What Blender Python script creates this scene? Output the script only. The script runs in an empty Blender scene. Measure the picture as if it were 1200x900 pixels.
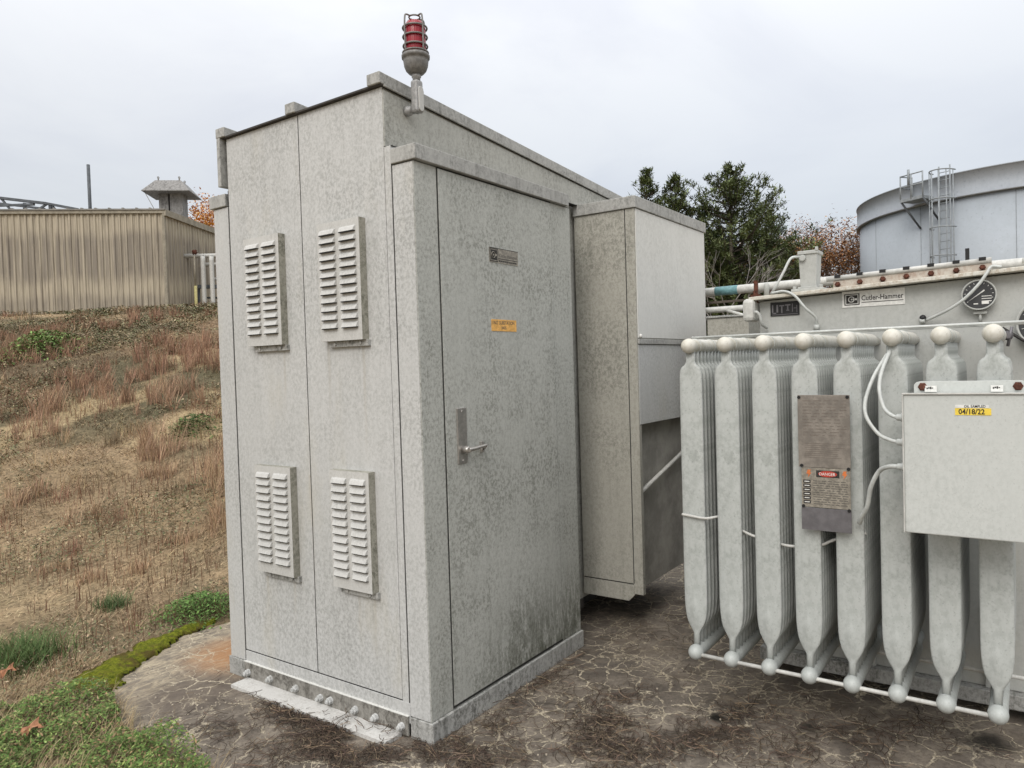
import bpy, bmesh, math, random
import numpy as np
from mathutils import Vector, Matrix
R = math.radians
random.seed(7); rng = np.random.default_rng(11)
scene = bpy.context.scene
COL = scene.collection

# ------------------------------------------------------------------ materials
def new_mat(name):
    m = bpy.data.materials.new(name); m.use_nodes = True
    nt = m.node_tree; b = nt.nodes['Principled BSDF']
    return m, nt, b
class N:
    """small node-graph helper"""
    def __init__(s, nt): s.nt = nt; s.tc = None
    def n(s, t, **k):
        x = s.nt.nodes.new(t)
        for a, v in k.items(): setattr(x, a, v)
        return x
    def l(s, a, b): s.nt.links.new(a, b)
    def obj(s):
        if not s.tc: s.tc = s.n('ShaderNodeTexCoord')
        return s.tc.outputs['Object']
    def mapv(s, vec, scale=(1,1,1), loc=(0,0,0)):
        m = s.n('ShaderNodeMapping'); m.inputs['Scale'].default_value = scale; m.inputs['Location'].default_value = loc
        s.l(vec, m.inputs['Vector']); return m.outputs[0]
    def noise(s, vec, scale, detail=6, rough=.6, dist=0):
        x = s.n('ShaderNodeTexNoise'); x.inputs['Scale'].default_value = scale; x.inputs['Detail'].default_value = detail
        x.inputs['Roughness'].default_value = rough; x.inputs['Distortion'].default_value = dist
        s.l(vec, x.inputs['Vector']); return x.outputs['Fac']
    def ramp(s, fac, a, b, lo=0., hi=1.):
        x = s.n('ShaderNodeMapRange'); x.interpolation_type = 'SMOOTHSTEP'
        x.inputs['From Min'].default_value = a; x.inputs['From Max'].default_value = b
        x.inputs['To Min'].default_value = lo; x.inputs['To Max'].default_value = hi
        s.l(fac, x.inputs['Value']); return x.outputs[0]
    def mix(s, fac, a, b, mode='MIX'):
        x = s.n('ShaderNodeMix'); x.data_type = 'RGBA'; x.blend_type = mode
        if isinstance(fac, (int, float)): x.inputs[0].default_value = fac
        else: s.l(fac, x.inputs[0])
        for v, i in ((a, 6), (b, 7)):
            if isinstance(v, tuple): x.inputs[i].default_value = (*v[:3], 1)
            else: s.l(v, x.inputs[i])
        return x.outputs[2]
    def math(s, op, a, b=0.):
        x = s.n('ShaderNodeMath'); x.operation = op
        for v, i in ((a, 0), (b, 1)):
            if isinstance(v, (int, float)): x.inputs[i].default_value = v
            else: s.l(v, x.inputs[i])
        return x.outputs[0]
    def bump(s, h, strength, dist, bsdf):
        x = s.n('ShaderNodeBump'); x.inputs['Strength'].default_value = strength; x.inputs['Distance'].default_value = dist
        s.l(h, x.inputs['Height']); s.l(x.outputs[0], bsdf.inputs['Normal'])

def paint(name, base, dark, amt=.6, grain=38, big=3., rough=.6, moss=None, streak=.35, warm=None, drips=()):
    """weathered grey enamel: fine lichen-like mottling, broad blotches and vertical streaks"""
    m, nt, b = new_mat(name); g = N(nt); v = g.obj()
    f1 = g.noise(g.mapv(v, (1, 1, .8)), grain*1.5, 9, .74, .25)
    f2 = g.noise(v, big, 5, .65, .3)
    f3 = g.noise(g.mapv(v, (9, 9, .7)), 2.2, 6, .65)
    f4 = g.noise(v, grain*3.2, 3, .7)
    mott = g.ramp(f1, .41, .62)
    blot = g.ramp(f2, .34, .66)
    stre = g.ramp(f3, .46, .70)
    fac = g.math('MULTIPLY', mott, g.math('ADD', g.math('MULTIPLY', blot, .75), .35))
    fac = g.math('ADD', g.math('MULTIPLY', fac, amt), g.math('MULTIPLY', stre, streak*amt*.6))
    c = g.mix(fac, base, dark)
    spk = g.ramp(f4, .58, .70, 0, .6*amt)
    c = g.mix(spk, c, tuple(x*.45 for x in dark))
    lite = g.ramp(g.noise(v, grain*.9, 5, .7, .5), .60, .72, 0, .35)
    c = g.mix(lite, c, tuple(min(1, x*1.18) for x in base))
    tone = g.ramp(g.noise(g.mapv(v, (1, 1, .6)), .9, 4, .6), .35, .65, 0, .30)
    c = g.mix(tone, c, tuple(.55*x+.35*y for x, y in zip(base, dark)))
    if drips:   # rusty run-down streaks below fastenings
        sp = g.n('ShaderNodeSeparateXYZ'); g.l(v, sp.inputs[0])
        wy = g.math('ADD', sp.outputs[1], g.math('MULTIPLY', g.math('SUBTRACT', g.noise(v, 3, 3, .5), .5), .05))
        for y0, zt, zb in drips:
            m1 = g.ramp(g.math('ABSOLUTE', g.math('SUBTRACT', wy, y0)), .014, .002)
            m2 = g.math('MULTIPLY', g.ramp(sp.outputs[2], zb, zt), g.ramp(sp.outputs[2], zt+.02, zt))
            c = g.mix(g.math('MULTIPLY', g.math('MULTIPLY', m1, m2), .20), c, (.27, .215, .12))
    if warm:
        w = g.ramp(g.noise(g.mapv(v, (2.5, 2.5, .8)), 1.8, 5, .6), .52, .72, 0, warm)
        c = g.mix(w, c, (.40, .36, .25))
    if moss:
        sep = g.n('ShaderNodeSeparateXYZ'); g.l(v, sep.inputs[0])
        z0, z1, x0, x1 = moss
        hz = g.ramp(sep.outputs[2], z1, z0)
        hx = g.ramp(sep.outputs[0], x0, x1, .15, 1)
        nn = g.ramp(g.noise(g.mapv(v, (14, 14, 3.5)), 2.4, 8, .75, .8), .36, .60)
        mk = g.math('MULTIPLY', g.math('MULTIPLY', g.math('MULTIPLY', hz, hx), nn), .82)
        c = g.mix(mk, c, (.045, .05, .028))
    nt.links.new(c, b.inputs['Base Color'])
    b.inputs['Roughness'].default_value = rough
    b.inputs['Specular IOR Level'].default_value = .3
    g.bump(f1, .12, .002, b)
    return m
def flat(name, col, rough=.6, metal=0., var=.25, scale=25, bumpd=.0):
    m, nt, b = new_mat(name); g = N(nt); v = g.obj()
    n = g.noise(v, scale, 6, .7)
    c = g.mix(g.ramp(n, .35, .68), tuple(x*(1-var) for x in col), tuple(min(1, x*(1+var*.4)) for x in col))
    nt.links.new(c, b.inputs['Base Color']); b.inputs['Roughness'].default_value = rough; b.inputs['Metallic'].default_value = metal
    b.inputs['Specular IOR Level'].default_value = .35
    if bumpd: g.bump(n, .4, bumpd, b)
    return m
M = {}
M['end'] = paint('weathered_grey_end', (.51, .515, .505), (.26, .265, .25), .72, 48, 1.6, warm=.18, drips=((.33, 1.72, 1.0), (.88, 1.72, 1.25), (.31, .60, .2), (.41, .60, .28), (.87, .60, .3), (.565, 1.72, 1.3), (1.09, .60, .25), (.72, 1.1, .3)))
M['door'] = paint('weathered_grey_door', (.455, .462, .43), (.18, .185, .16), .82, 48, 2.6, moss=(.06, .62, .2, .8))
M['upper'] = paint('weathered_grey_upper', (.42, .42, .385), (.20, .20, .175), .75, 34, 2.2, streak=.5)
M['cap'] = paint('weathered_grey_cap', (.40, .40, .38), (.15, .15, .14), .65, 40, 6, streak=.9)
M['side'] = paint('weathered_grey_side', (.40, .39, .345), (.15, .15, .125), .72, 46, 1.7, streak=.4)
M['clean'] = paint('pale_grey_panel', (.64, .64, .61), (.44, .44, .41), .40, 36, 2.5, streak=.5)
M['louver'] = paint('pale_grey_louver', (.52, .52, .50), (.30, .30, .28), .5, 60, 6, streak=.3)
M['rim'] = paint('dirty_rim', (.36, .35, .30), (.13, .13, .10), .85, 40, 6, streak=.6)
M['base'] = paint('base_skirt_grey', (.42, .42, .40), (.10, .10, .09), .85, 40, 6, streak=1.)
M['rad'] = paint('radiator_grey', (.45, .472, .455), (.25, .27, .25), .6, 26, 3.5, rough=.42, streak=.5)
M['hdr'] = paint('radiator_header_cream', (.60, .59, .54), (.38, .35, .26), .5, 26, 5, rough=.42, warm=.5)
M['tank'] = paint('transformer_tank_grey', (.44, .45, .43), (.30, .31, .29), .45, 30, 1.6, rough=.5, warm=.25)
M['cbox'] = paint('control_box_grey', (.52, .54, .52), (.40, .42, .40), .5, 44, 2.5, rough=.45, streak=.15)
M['seam'] = flat('seam_gap', (.03, .03, .028), .9)
M['dark'] = flat('dark_underside', (.06, .055, .05), .9)
M['recess'] = flat('shade_toned_recess', (.34, .33, .30), .85, 0, .3, 4)  # recessed panel: shade from the nearby radiators is painted into this darker colour
M['white'] = flat('white_enamel', (.52, .52, .49), .4, 0, .18, 30)
M['conduit'] = flat('grey_white_conduit', (.50, .52, .50), .4, 0, .15, 30)
M['steel'] = flat('stainless', (.50, .48, .45), .35, .8, .2, 40)
M['beacon'] = flat('dark_grey_cast_metal', (.20, .195, .185), .5, .2, .3, 60)
M['beaconlite'] = flat('grey_cast_metal', (.34, .34, .335), .5, .2, .3, 60)
M['black'] = flat('black_paint', (.015, .015, .016), .5)
M['ink'] = flat('ink', (.035, .033, .03), .7, 0, .5, 200)
M['fadedink'] = flat('faded_ink', (.12, .115, .10), .8, 0, .4, 300)
M['rust'] = flat('rust', (.12, .045, .028), .9, 0, .6, 60, .001)
M['plate'] = flat('nameplate_metal', (.29, .265, .235), .45, .5, .3, 18)
M['plate2'] = flat('warning_plate_metal', (.31, .285, .24), .5, .3, .35, 60)
M['plate3'] = flat('grey_plate', (.17, .165, .175), .45, .4, .2, 20)
M['scratch'] = flat('plate_engraving', (.20, .17, .145), .5, .4, .3, 80)
M['yellow'] = flat('yellow_label', (.80, .60, .08), .5, 0, .12, 60)
M['orange'] = flat('faded_orange_label', (.75, .42, .12), .6, 0, .25, 60)
M['paper'] = flat('white_label', (.72, .72, .69), .6, 0, .15, 60)
M['red'] = flat('red_ink', (.45, .05, .03), .6)
M['orangeink'] = flat('orange_ink', (.60, .17, .05), .6)
M['teal'] = flat('teal_tape', (.15, .30, .32), .5, 0, .3, 40)
M['trunk'] = flat('bark', (.09, .075, .06), .9, 0, .4, 6)
M['trunkgrey'] = flat('grey_bark', (.30, .28, .26), .9, 0, .35, 6)
M['beamgrey'] = flat('dark_steel_beam', (.10, .11, .12), .6, .2, .3, 5)
M['gas'] = flat('yellow_pipe', (.50, .45, .20), .6)
M['vent'] = paint('galvanised_vent', (.27, .265, .255), (.10, .095, .09), .9, 9, 2, streak=1.)
M['roofmetal'] = flat('roof_metal', (.24, .23, .21), .7, 0, .3, 3)
M['trim'] = flat('eave_trim', (.30, .27, .21), .7, 0, .25, 6)
M['tankbody'] = paint('storage_tank_blue_grey', (.355, .39, .425), (.31, .34, .365), .5, 3, .5, rough=.5, streak=.3)
M['tankrim'] = paint('storage_tank_rim', (.305, .33, .36), (.25, .275, .30), .6, 3, .6, rough=.5, streak=.6)
M['railing'] = flat('ladder_grey', (.27, .295, .31), .5, 0, .2, 5)

def lens_mat():
    m, nt, b = new_mat('red_glass')
    b.inputs['Base Color'].default_value = (.27, .004, .014, 1); b.inputs['Roughness'].default_value = .25
    g = N(nt); w = g.n('ShaderNodeTexWave'); w.inputs['Scale'].default_value = 55; w.bands_direction = 'X'
    g.l(g.obj(), w.inputs['Vector']); g.bump(w.outputs['Fac'], .3, .002, b)
    return m
M['lens'] = lens_mat()
def siding_mat():
    m, nt, b = new_mat('beige_siding'); g = N(nt); v = g.obj()
    sep = g.n('ShaderNodeSeparateXYZ'); g.l(v, sep.inputs[0])
    big = g.noise(g.mapv(v, (1, 1, .5)), .9, 5, .6)
    st = g.noise(g.mapv(v, (5, 5, .12)), 1.6, 6, .75)
    # soot and algae bands: a broad one in the middle of the upper wall, a paler strip below it
    z = g.math('ADD', sep.outputs[2], g.math('MULTIPLY', g.math('SUBTRACT', big, .5), 1.1))
    band = g.math('MULTIPLY', g.ramp(z, 1.25, 1.75), g.ramp(z, 3.2, 2.75))
    band2 = g.ramp(z, 1.15, .75, 0, .8)
    k = g.math('MULTIPLY', g.math('MAXIMUM', band, band2), g.ramp(st, .34, .56))
    c = g.mix(g.math('MULTIPLY', k, .85), (.41, .36, .27), (.19, .165, .135))
    c = g.mix(g.ramp(g.noise(g.mapv(v, (8, 8, .2)), 3, 4, .7), .44, .66, 0, .7), c, (.15, .125, .095))
    c = g.mix(g.ramp(g.noise(v, 2.3, 6, .7), .60, .75, 0, .3), c, (.56, .48, .33))
    g.l(c, b.inputs['Base Color']); b.inputs['Roughness'].default_value = .65
    return m
M['siding'] = siding_mat()

def attr_mat(name, rough=.85, trans=0., fine=0., bumpd=0.):
    m, nt, b = new_mat(name); g = N(nt)
    a = g.n('ShaderNodeAttribute'); a.attribute_name = 'Col'
    c = a.outputs['Color']
    if fine:
        v = g.obj()
        n1 = g.noise(v, 26, 8, .75, .4); n2 = g.noise(v, 7, 6, .7)
        c = g.mix(g.ramp(n1, .42, .66, 0, fine), c, (.035, .028, .018))
        c = g.mix(g.ramp(n2, .56, .72, 0, fine*.6), c, (.34, .26, .15))
        c = g.mix(g.ramp(n2, .44, .30, 0, fine*.4), c, (.10, .085, .05))
        g.bump(n1, .8, bumpd, b)
    g.l(c, b.inputs['Base Color']); b.inputs['Roughness'].default_value = rough
    b.inputs['Specular IOR Level'].default_value = .15
    if trans:
        b.inputs['Subsurface Weight'].default_value = 0
    return m
M['blades'] = attr_mat('grass_blades', .75)
M['leaf'] = attr_mat('leaves', .7)
M['soil'] = attr_mat('soil_and_thatch', .95, 0, .75, .02)
M['litter'] = attr_mat('dead_needles', .9)

def pavement_mat():
    m, nt, b = new_mat('cracked_pavement'); g = N(nt); v = g.obj()
    warp = g.n('ShaderNodeTexNoise'); warp.inputs['Scale'].default_value = 7; warp.inputs['Detail'].default_value = 6
    warp.inputs['Roughness'].default_value = .62; g.l(v, warp.inputs['Vector'])
    vm = g.n('ShaderNodeVectorMath', operation='SUBTRACT'); g.l(warp.outputs['Color'], vm.inputs[0]); vm.inputs[1].default_value = (.5, .5, .5)
    vs = g.n('ShaderNodeVectorMath', operation='SCALE'); g.l(vm.outputs[0], vs.inputs[0]); vs.inputs['Scale'].default_value = .13
    va = g.n('ShaderNodeVectorMath', operation='ADD'); g.l(v, va.inputs[0]); g.l(vs.outputs[0], va.inputs[1])
    def crack(scale, w, soft):
        x = g.n('ShaderNodeTexVoronoi', feature='DISTANCE_TO_EDGE'); x.inputs['Scale'].default_value = scale
        x.inputs['Randomness'].default_value = 1.; g.l(va.outputs[0], x.inputs['Vector'])
        return g.ramp(x.outputs['Distance'], w+soft, w*.5)
    n1 = g.noise(v, 1.3, 5, .6); n2 = g.noise(v, 45, 8, .75); n3 = g.noise(v, 9, 8, .7, .6); n4 = g.noise(v, 150, 4, .8)
    c1 = crack(6.8, .014, .032); c2 = crack(11.5, .014, .036)
    brk = g.ramp(g.noise(v, 11, 5, .75), .37, .50)
    c1 = g.math('MULTIPLY', c1, g.math('MULTIPLY', g.ramp(n1, .38, .54), brk))
    c2 = g.math('MULTIPLY', c2, g.math('MULTIPLY', g.ramp(g.noise(v, 2.1, 4, .6), .48, .58), brk))
    cr = g.math('MAXIMUM', c1, c2)
    base = g.mix(g.ramp(n3, .35, .68), (.15, .128, .105), (.25, .215, .172))
    base = g.mix(g.ramp(n2, .45, .68, 0, .7), base, (.060, .050, .042))
    base = g.mix(g.ramp(n4, .58, .75, 0, .45), base, (.36, .30, .23))
    # old dark damp film in a band across the middle of the slab and at its back
    sep = g.n('ShaderNodeSeparateXYZ'); g.l(v, sep.inputs[0])
    dm = g.ramp(g.noise(v, 2.6, 5, .6, .5), .46, .62, 0, .6)
    base = g.mix(dm, base, (.065, .056, .048))
    # bleached sandy corner of the slab (left side, where soil washes over it)
    n3b = g.math('ADD', g.math('MULTIPLY', n1, .9), -.45)
    px = g.math('ADD', sep.outputs[1], g.math('MULTIPLY', g.math('SUBTRACT', n3, .5), .9))
    sand = g.ramp(px, 1.18, 1.62)
    sandc = g.mix(g.ramp(g.noise(g.mapv(v, (1, 3, 1)), 9, 8, .8, 1.), .40, .60), (.15, .13, .105), (.42, .355, .25))
    base = g.mix(g.math('MULTIPLY', sand, g.ramp(g.noise(v, 5, 7, .75), .34, .60, .35, .9)), base, sandc)
    def spot(cx, cy, r, soft, k):
        d = g.n('ShaderNodeVectorMath', operation='DISTANCE'); g.l(va.outputs[0], d.inputs[0]); d.inputs[1].default_value = (cx, cy, 0)
        return g.ramp(d.outputs['Value'], r+soft, r, 0, k)
    base = g.mix(spot(.20, 1.62, .10, .32, .8), base, (.33, .17, .075))
    base = g.mix(spot(-.25, 1.38, .12, .22, .7), base, (.10, .08, .065))
    tanc = g.mix(g.ramp(n2, .4, .6), (.40, .345, .25), (.56, .49, .37))
    col = g.mix(g.math('MULTIPLY', cr, g.ramp(n2, .34, .58, .45, .95)), base, tanc)
    tp = g.math('MULTIPLY', g.ramp(g.noise(v, 2.4, 7, .75, .8), .58, .70), g.ramp(n2, .42, .58, .1, .6))
    col = g.mix(tp, col, (.33, .27, .185))
    rb = g.math('MULTIPLY', g.ramp(g.noise(v, 1.9, 6, .7, .4), .54, .66), .4)
    col = g.mix(rb, col, (.105, .082, .06))
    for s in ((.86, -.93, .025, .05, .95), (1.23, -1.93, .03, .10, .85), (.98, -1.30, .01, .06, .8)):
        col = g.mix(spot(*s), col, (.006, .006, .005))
    g.l(col, b.inputs['Base Color']); b.inputs['Roughness'].default_value = .9; b.inputs['Specular IOR Level'].default_value = .2
    h = g.math('SUBTRACT', g.math('ADD', g.math('MULTIPLY', n2, .5), g.math('MULTIPLY', n4, .25)), g.math('MULTIPLY', cr, .8))
    g.bump(h, .8, .008, b)
    return m
M['pave'] = pavement_mat()
def moss_mat():
    m, nt, b = new_mat('moss'); g = N(nt); v = g.obj()
    n = g.noise(v, 45, 8, .8); n2 = g.noise(v, 9, 8, .7)
    c = g.mix(g.ramp(n, .36, .62), (.06, .08, .008), (.21, .225, .022))
    c = g.mix(g.ramp(n2, .46, .60, 0, .85), c, (.095, .065, .025))
    g.l(c, b.inputs['Base Color']); b.inputs['Roughness'].default_value = .95; b.inputs['Specular IOR Level'].default_value = .1
    g.bump(g.noise(v, 160, 6, .8), 1., .012, b)
    return m
M['moss'] = moss_mat()

# ------------------------------------------------------------------ object helpers
def wloc(o):
    l = Vector((0, 0, 0))
    while o: l = l + o.location; o = o.parent
    return l
def tag(o, label=None, cat=None, group=None, kind=None):
    if label: o['label'] = label
    if cat: o['category'] = cat
    if group: o['group'] = group
    if kind: o['kind'] = kind
    return o
def thing(name, loc, label, cat, group=None):
    o = bpy.data.objects.new(name, None); o.empty_display_size = .1; COL.objects.link(o); o.location = loc
    return tag(o, label, cat, group)
def obj(name, bm, mat, parent=None, bevel=0, smooth=False, origin=None, label=None):
    """bm is in world coordinates"""
    me = bpy.data.meshes.new(name)
    off = wloc(parent) if parent else Vector((0, 0, 0))
    if origin is not None and not parent: off = Vector(origin)
    bmesh.ops.translate(bm, verts=bm.verts, vec=-off)
    bmesh.ops.recalc_face_normals(bm, faces=bm.faces)
    bm.to_mesh(me); bm.free()
    if smooth:
        for p in me.polygons: p.use_smooth = True
    mats = mat if isinstance(mat, (list, tuple)) else [mat]
    for k in mats: me.materials.append(M[k] if isinstance(k, str) else k)
    o = bpy.data.objects.new(name, me); COL.objects.link(o)
    if parent: o.parent = parent
    elif origin is not None: o.location = origin
    if bevel:
        b = o.modifiers.new('bevel', 'BEVEL'); b.width = bevel; b.segments = 2; b.limit_method = 'ANGLE'; b.angle_limit = R(40)
    if label: o['label'] = label
    return o
def nb(): return bmesh.new()
def box(bm, x0, x1, y0, y1, z0, z1, mi=0):
    vs = [bm.verts.new(p) for p in ((x0,y0,z0),(x1,y0,z0),(x1,y1,z0),(x0,y1,z0),(x0,y0,z1),(x1,y0,z1),(x1,y1,z1),(x0,y1,z1))]
    for f in ((0,3,2,1),(4,5,6,7),(0,1,5,4),(1,2,6,5),(2,3,7,6),(3,0,4,7)):
        bm.faces.new([vs[i] for i in f]).material_index = mi
    return vs
def hexa(bm, pts, mi=0):
    """8 corner points, order as in box"""
    vs = [bm.verts.new(p) for p in pts]
    for f in ((0,3,2,1),(4,5,6,7),(0,1,5,4),(1,2,6,5),(2,3,7,6),(3,0,4,7)):
        bm.faces.new([vs[i] for i in f]).material_index = mi
def frame_of(d):
    d = Vector(d).normalized(); a = Vector((0, 0, 1)) if abs(d.z) < .9 else Vector((1, 0, 0))
    u = d.cross(a).normalized(); return u, u.cross(d).normalized()
def tube(bm, pts, r, seg=10, cap=True, smooth=True):
    pts = [Vector(p) for p in pts]; rings = []; n = len(pts)
    u = None
    for i, p in enumerate(pts):
        d = (pts[min(i+1, n-1)]-pts[max(i-1, 0)]).normalized()
        if u is None: u, w = frame_of(d)
        else:
            u = (u-d*u.dot(d)).normalized(); w = u.cross(d).normalized()
        rr = r[i] if isinstance(r, (list, tuple)) else r
        rings.append([bm.verts.new(p+u*math.cos(2*math.pi*k/seg)*rr+w*math.sin(2*math.pi*k/seg)*rr) for k in range(seg)])
    for a, b in zip(rings, rings[1:]):
        for k in range(seg):
            f = bm.faces.new((a[k], a[(k+1)%seg], b[(k+1)%seg], b[k])); f.smooth = smooth
    if cap: bm.faces.new(rings[0]); bm.faces.new(rings[-1][::-1])
def bez(pts, n=8):
    """Catmull-Rom through the points"""
    P = [Vector(p) for p in pts]; P = [P[0]*2-P[1]]+P+[P[-1]*2-P[-2]]; out = []
    for i in range(1, len(P)-2):
        for k in range(n):
            t = k/n
            out.append(.5*((2*P[i])+(-P[i-1]+P[i+1])*t+(2*P[i-1]-5*P[i]+4*P[i+1]-P[i+2])*t*t+(-P[i-1]+3*P[i]-3*P[i+1]+P[i+2])*t**3))
    out.append(P[-2]); return out
def lathe(bm, prof, o, axis=(0, 0, 1), seg=24, smooth=True):
    """prof: list of (radius, distance along axis)"""
    o = Vector(o); ax = Vector(axis).normalized(); u, w = frame_of(ax); rings = []
    for r, h in prof:
        rings.append([bm.verts.new(o+ax*h+(u*math.cos(2*math.pi*k/seg)+w*math.sin(2*math.pi*k/seg))*max(r, 1e-5)) for k in range(seg)])
    for a, b in zip(rings, rings[1:]):
        for k in range(seg):
            f = bm.faces.new((a[k], a[(k+1)%seg], b[(k+1)%seg], b[k])); f.smooth = smooth
    bm.faces.new(rings[0]); bm.faces.new(rings[-1][::-1])
def ring(bm, c, r, t, axis=(0, 0, 1), seg=28, s2=8):
    c = Vector(c); u, w = frame_of(axis); ax = Vector(axis).normalized(); rs = []
    for k in range(seg):
        a = 2*math.pi*k/seg; d = u*math.cos(a)+w*math.sin(a)
        rs.append([bm.verts.new(c+d*(r+t*math.cos(2*math.pi*j/s2))+ax*t*math.sin(2*math.pi*j/s2)) for j in range(s2)])
    for k in range(seg):
        for j in range(s2):
            f = bm.faces.new((rs[k][j], rs[(k+1)%seg][j], rs[(k+1)%seg][(j+1)%s2], rs[k][(j+1)%s2])); f.smooth = True
def prism(bm, poly, vec):
    """poly: list of 3D points, extruded by vec"""
    vec = Vector(vec); a = [bm.verts.new(p) for p in poly]; b = [bm.verts.new(Vector(p)+vec) for p in poly]
    bm.faces.new(a); bm.faces.new(b[::-1]); n = len(a)
    for i in range(n): bm.faces.new((a[i], b[i], b[(i+1)%n], a[(i+1)%n]))
def copy_tree(o, parent=None):
    c = o.copy(); COL.objects.link(c); c.parent = parent
    for ch in list(o.children): copy_tree(ch, c)
    return c
def lettering(name, lines, mat, parent, facing, bold=0.):
    """lines: (text, size, x, y, z, xscale); facing 'door' faces -Y and reads along +X, 'tank' faces -X and reads along -Y"""
    bm = nb(); dg = None
    for text, size, x, y, z, xs in lines:
        cu = bpy.data.curves.new('t', 'FONT'); cu.body = text; cu.size = size; cu.extrude = .0004; cu.offset = size*bold; cu.resolution_u = 2
        to = bpy.data.objects.new('t', cu); COL.objects.link(to)
        dg = bpy.context.evaluated_depsgraph_get()
        me = bpy.data.meshes.new_from_object(to.evaluated_get(dg))
        if facing == 'door': mx = Matrix(((xs, 0, 0, x), (0, 0, -1, y), (0, 1, 0, z), (0, 0, 0, 1)))
        else: mx = Matrix(((0, 0, -1, x), (-xs, 0, 0, y), (0, 1, 0, z), (0, 0, 0, 1)))
        me.transform(mx); bm.from_mesh(me)
        bpy.data.objects.remove(to); bpy.data.meshes.remove(me); bpy.data.curves.remove(cu)
    return obj(name, bm, mat, parent)

# ------------------------------------------------------------------ camera (phone held at 1.6 m, rolled about 1.8 degrees)
C0 = Vector((-2.291, -2.08, 1.6))
FWD = Vector((.8178, .5750, -.0245)); 
RT = Vector((.574, -.818, -.0300))
FWD.normalize(); RT = (RT-FWD*RT.dot(FWD)).normalized(); UP = RT.cross(FWD)
cam = bpy.data.cameras.new('camera'); cam.sensor_width = 36; cam.lens = 857/1200*36; cam.clip_end = 3000; cam.clip_start = .05
co = bpy.data.objects.new('camera', cam); COL.objects.link(co)
co.matrix_world = Matrix(((RT.x, UP.x, -FWD.x, C0.x), (RT.y, UP.y, -FWD.y, C0.y), (RT.z, UP.z, -FWD.z, C0.z), (0, 0, 0, 1)))
scene.camera = co
F2 = np.array([.818, .575]); R2 = np.array([.575, -.818]); CC = np.array([C0.x, C0.y])

# ------------------------------------------------------------------ terrain
PAD = [(-.66, .55), (-.62, .95), (-.63, 1.30), (-.53, 1.58), (-.49, 1.76), (-.34, 1.91), (-.17, 2.02), (.02, 2.08), (.17, 2.18), (.50, 2.15),
       (1.2, 2.22), (2.5, 2.3), (6.5, 2.3), (7.2, 1.), (7.2, -6.5), (4, -8), (-3.0, -7.5), (-5.5, -4.5), (-3.2, -1.6), (-1.9, -.5), (-1.05, .15)]
PADN = np.array(PAD)
def pad_dist(P):
    """signed distance to the slab outline, positive inside"""
    x, y = P[:, 0], P[:, 1]; n = len(PADN); d = np.full(len(P), 1e9); ins = np.zeros(len(P), bool)
    for i in range(n):
        a = PADN[i]; b = PADN[(i+1) % n]; ab = b-a
        t = np.clip(((x-a[0])*ab[0]+(y-a[1])*ab[1])/(ab@ab), 0, 1)
        d = np.minimum(d, np.hypot(x-a[0]-t*ab[0], y-a[1]-t*ab[1]))
        c = ((a[1] > y) != (b[1] > y)) & (x < (b[0]-a[0])*(y-a[1])/((b[1]-a[1])+1e-12)+a[0])
        ins ^= c
    return np.where(ins, d, -d)
_tab = rng.random((64, 256, 256))
def vnoise(x, y, seed=0, octaves=4, gain=.5):
    s = np.zeros_like(x); a = 1.; tot = 0
    for o in range(octaves):
        t = _tab[(seed*5+o) % 64]; xf = x*2**o+17.3*o; yf = y*2**o+9.1*o
        i = np.floor(xf).astype(int); j = np.floor(yf).astype(int); u = xf-i; v = yf-j
        u = u*u*(3-2*u); v = v*v*(3-2*v)
        g = lambda p, q: t[p % 256, q % 256]
        s += a*((g(i, j)*(1-u)+g(i+1, j)*u)*(1-v)+(g(i, j+1)*(1-u)+g(i+1, j+1)*u)*v); tot += a; a *= gain
    return s/tot
def sst(x, a, b): t = np.clip((x-a)/(b-a), 0, 1); return t*t*(3-2*t)
PZ = ((-999, 0), (5., 0), (6., .12), (8, .66), (10, 1.28), (12, 1.88), (14, 2.46), (16, 2.95), (17.5, 3.18), (20, 3.38), (24, 3.52), (999, 3.6))
def terrain(P):
    q = P-CC; d = q@F2; r = q@R2
    z = np.interp(d, [a for a, b in PZ], [b for a, b in PZ])
    z = .5*z+.25*np.interp(d-.5, [a for a, b in PZ], [b for a, b in PZ])+.25*np.interp(d+.5, [a for a, b in PZ], [b for a, b in PZ])
    z = z*(1-sst(r/np.maximum(d, 1), -.36, -.10))
    amp = .02+.20*sst(d, 5.5, 9)
    z = z+(vnoise(P[:, 0]*.8, P[:, 1]*.8, 1, 4)-.5)*amp+(vnoise(P[:, 0]*5, P[:, 1]*5, 2, 3)-.5)*.03
    pdist = pad_dist(P)
    z = z*sst(-pdist, 0, .5)+.004*0
    z = np.where(pdist > -.02, np.minimum(z, -.012-.05*sst(pdist, 0, .12)), z)
    return z
def ground_col(P):
    """colour of vegetation and soil at a spot: straw, red-brown, olive, bare sandy"""
    q = P-CC; d = q@F2; r = q@R2; x, y = P[:, 0], P[:, 1]
    red = .45*sst(vnoise(x*.75, y*.75, 5, 4), .52, .62)*sst(d, 7, 10)
    oli = sst(vnoise(x*.9+5, y*.9, 6, 4), .44-.04*0, .54)*(.35+.65*sst(d, 7.5, 10))
    san = sst(vnoise(x*.8, y*1.1+3, 7, 5), .53, .63)*(.35+.65*sst(d, 7, 8.5))*(1-.8*sst(d, 11.5, 13))
    straw = np.array([.34, .25, .15]); redc = np.array([.21, .135, .09]); olic = np.array([.105, .10, .058]); sanc = np.array([.46, .355, .205])
    c = np.tile(straw, (len(P), 1)); w = vnoise(x*3, y*3, 8, 4)
    c = c*(.62+.75*w)[:, None]
    for m_, k in ((oli, olic), (red, redc), (san, sanc)):
        c = c*(1-m_[:, None]*.85)+k*m_[:, None]*.85
    return c, red, oli, san
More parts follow.
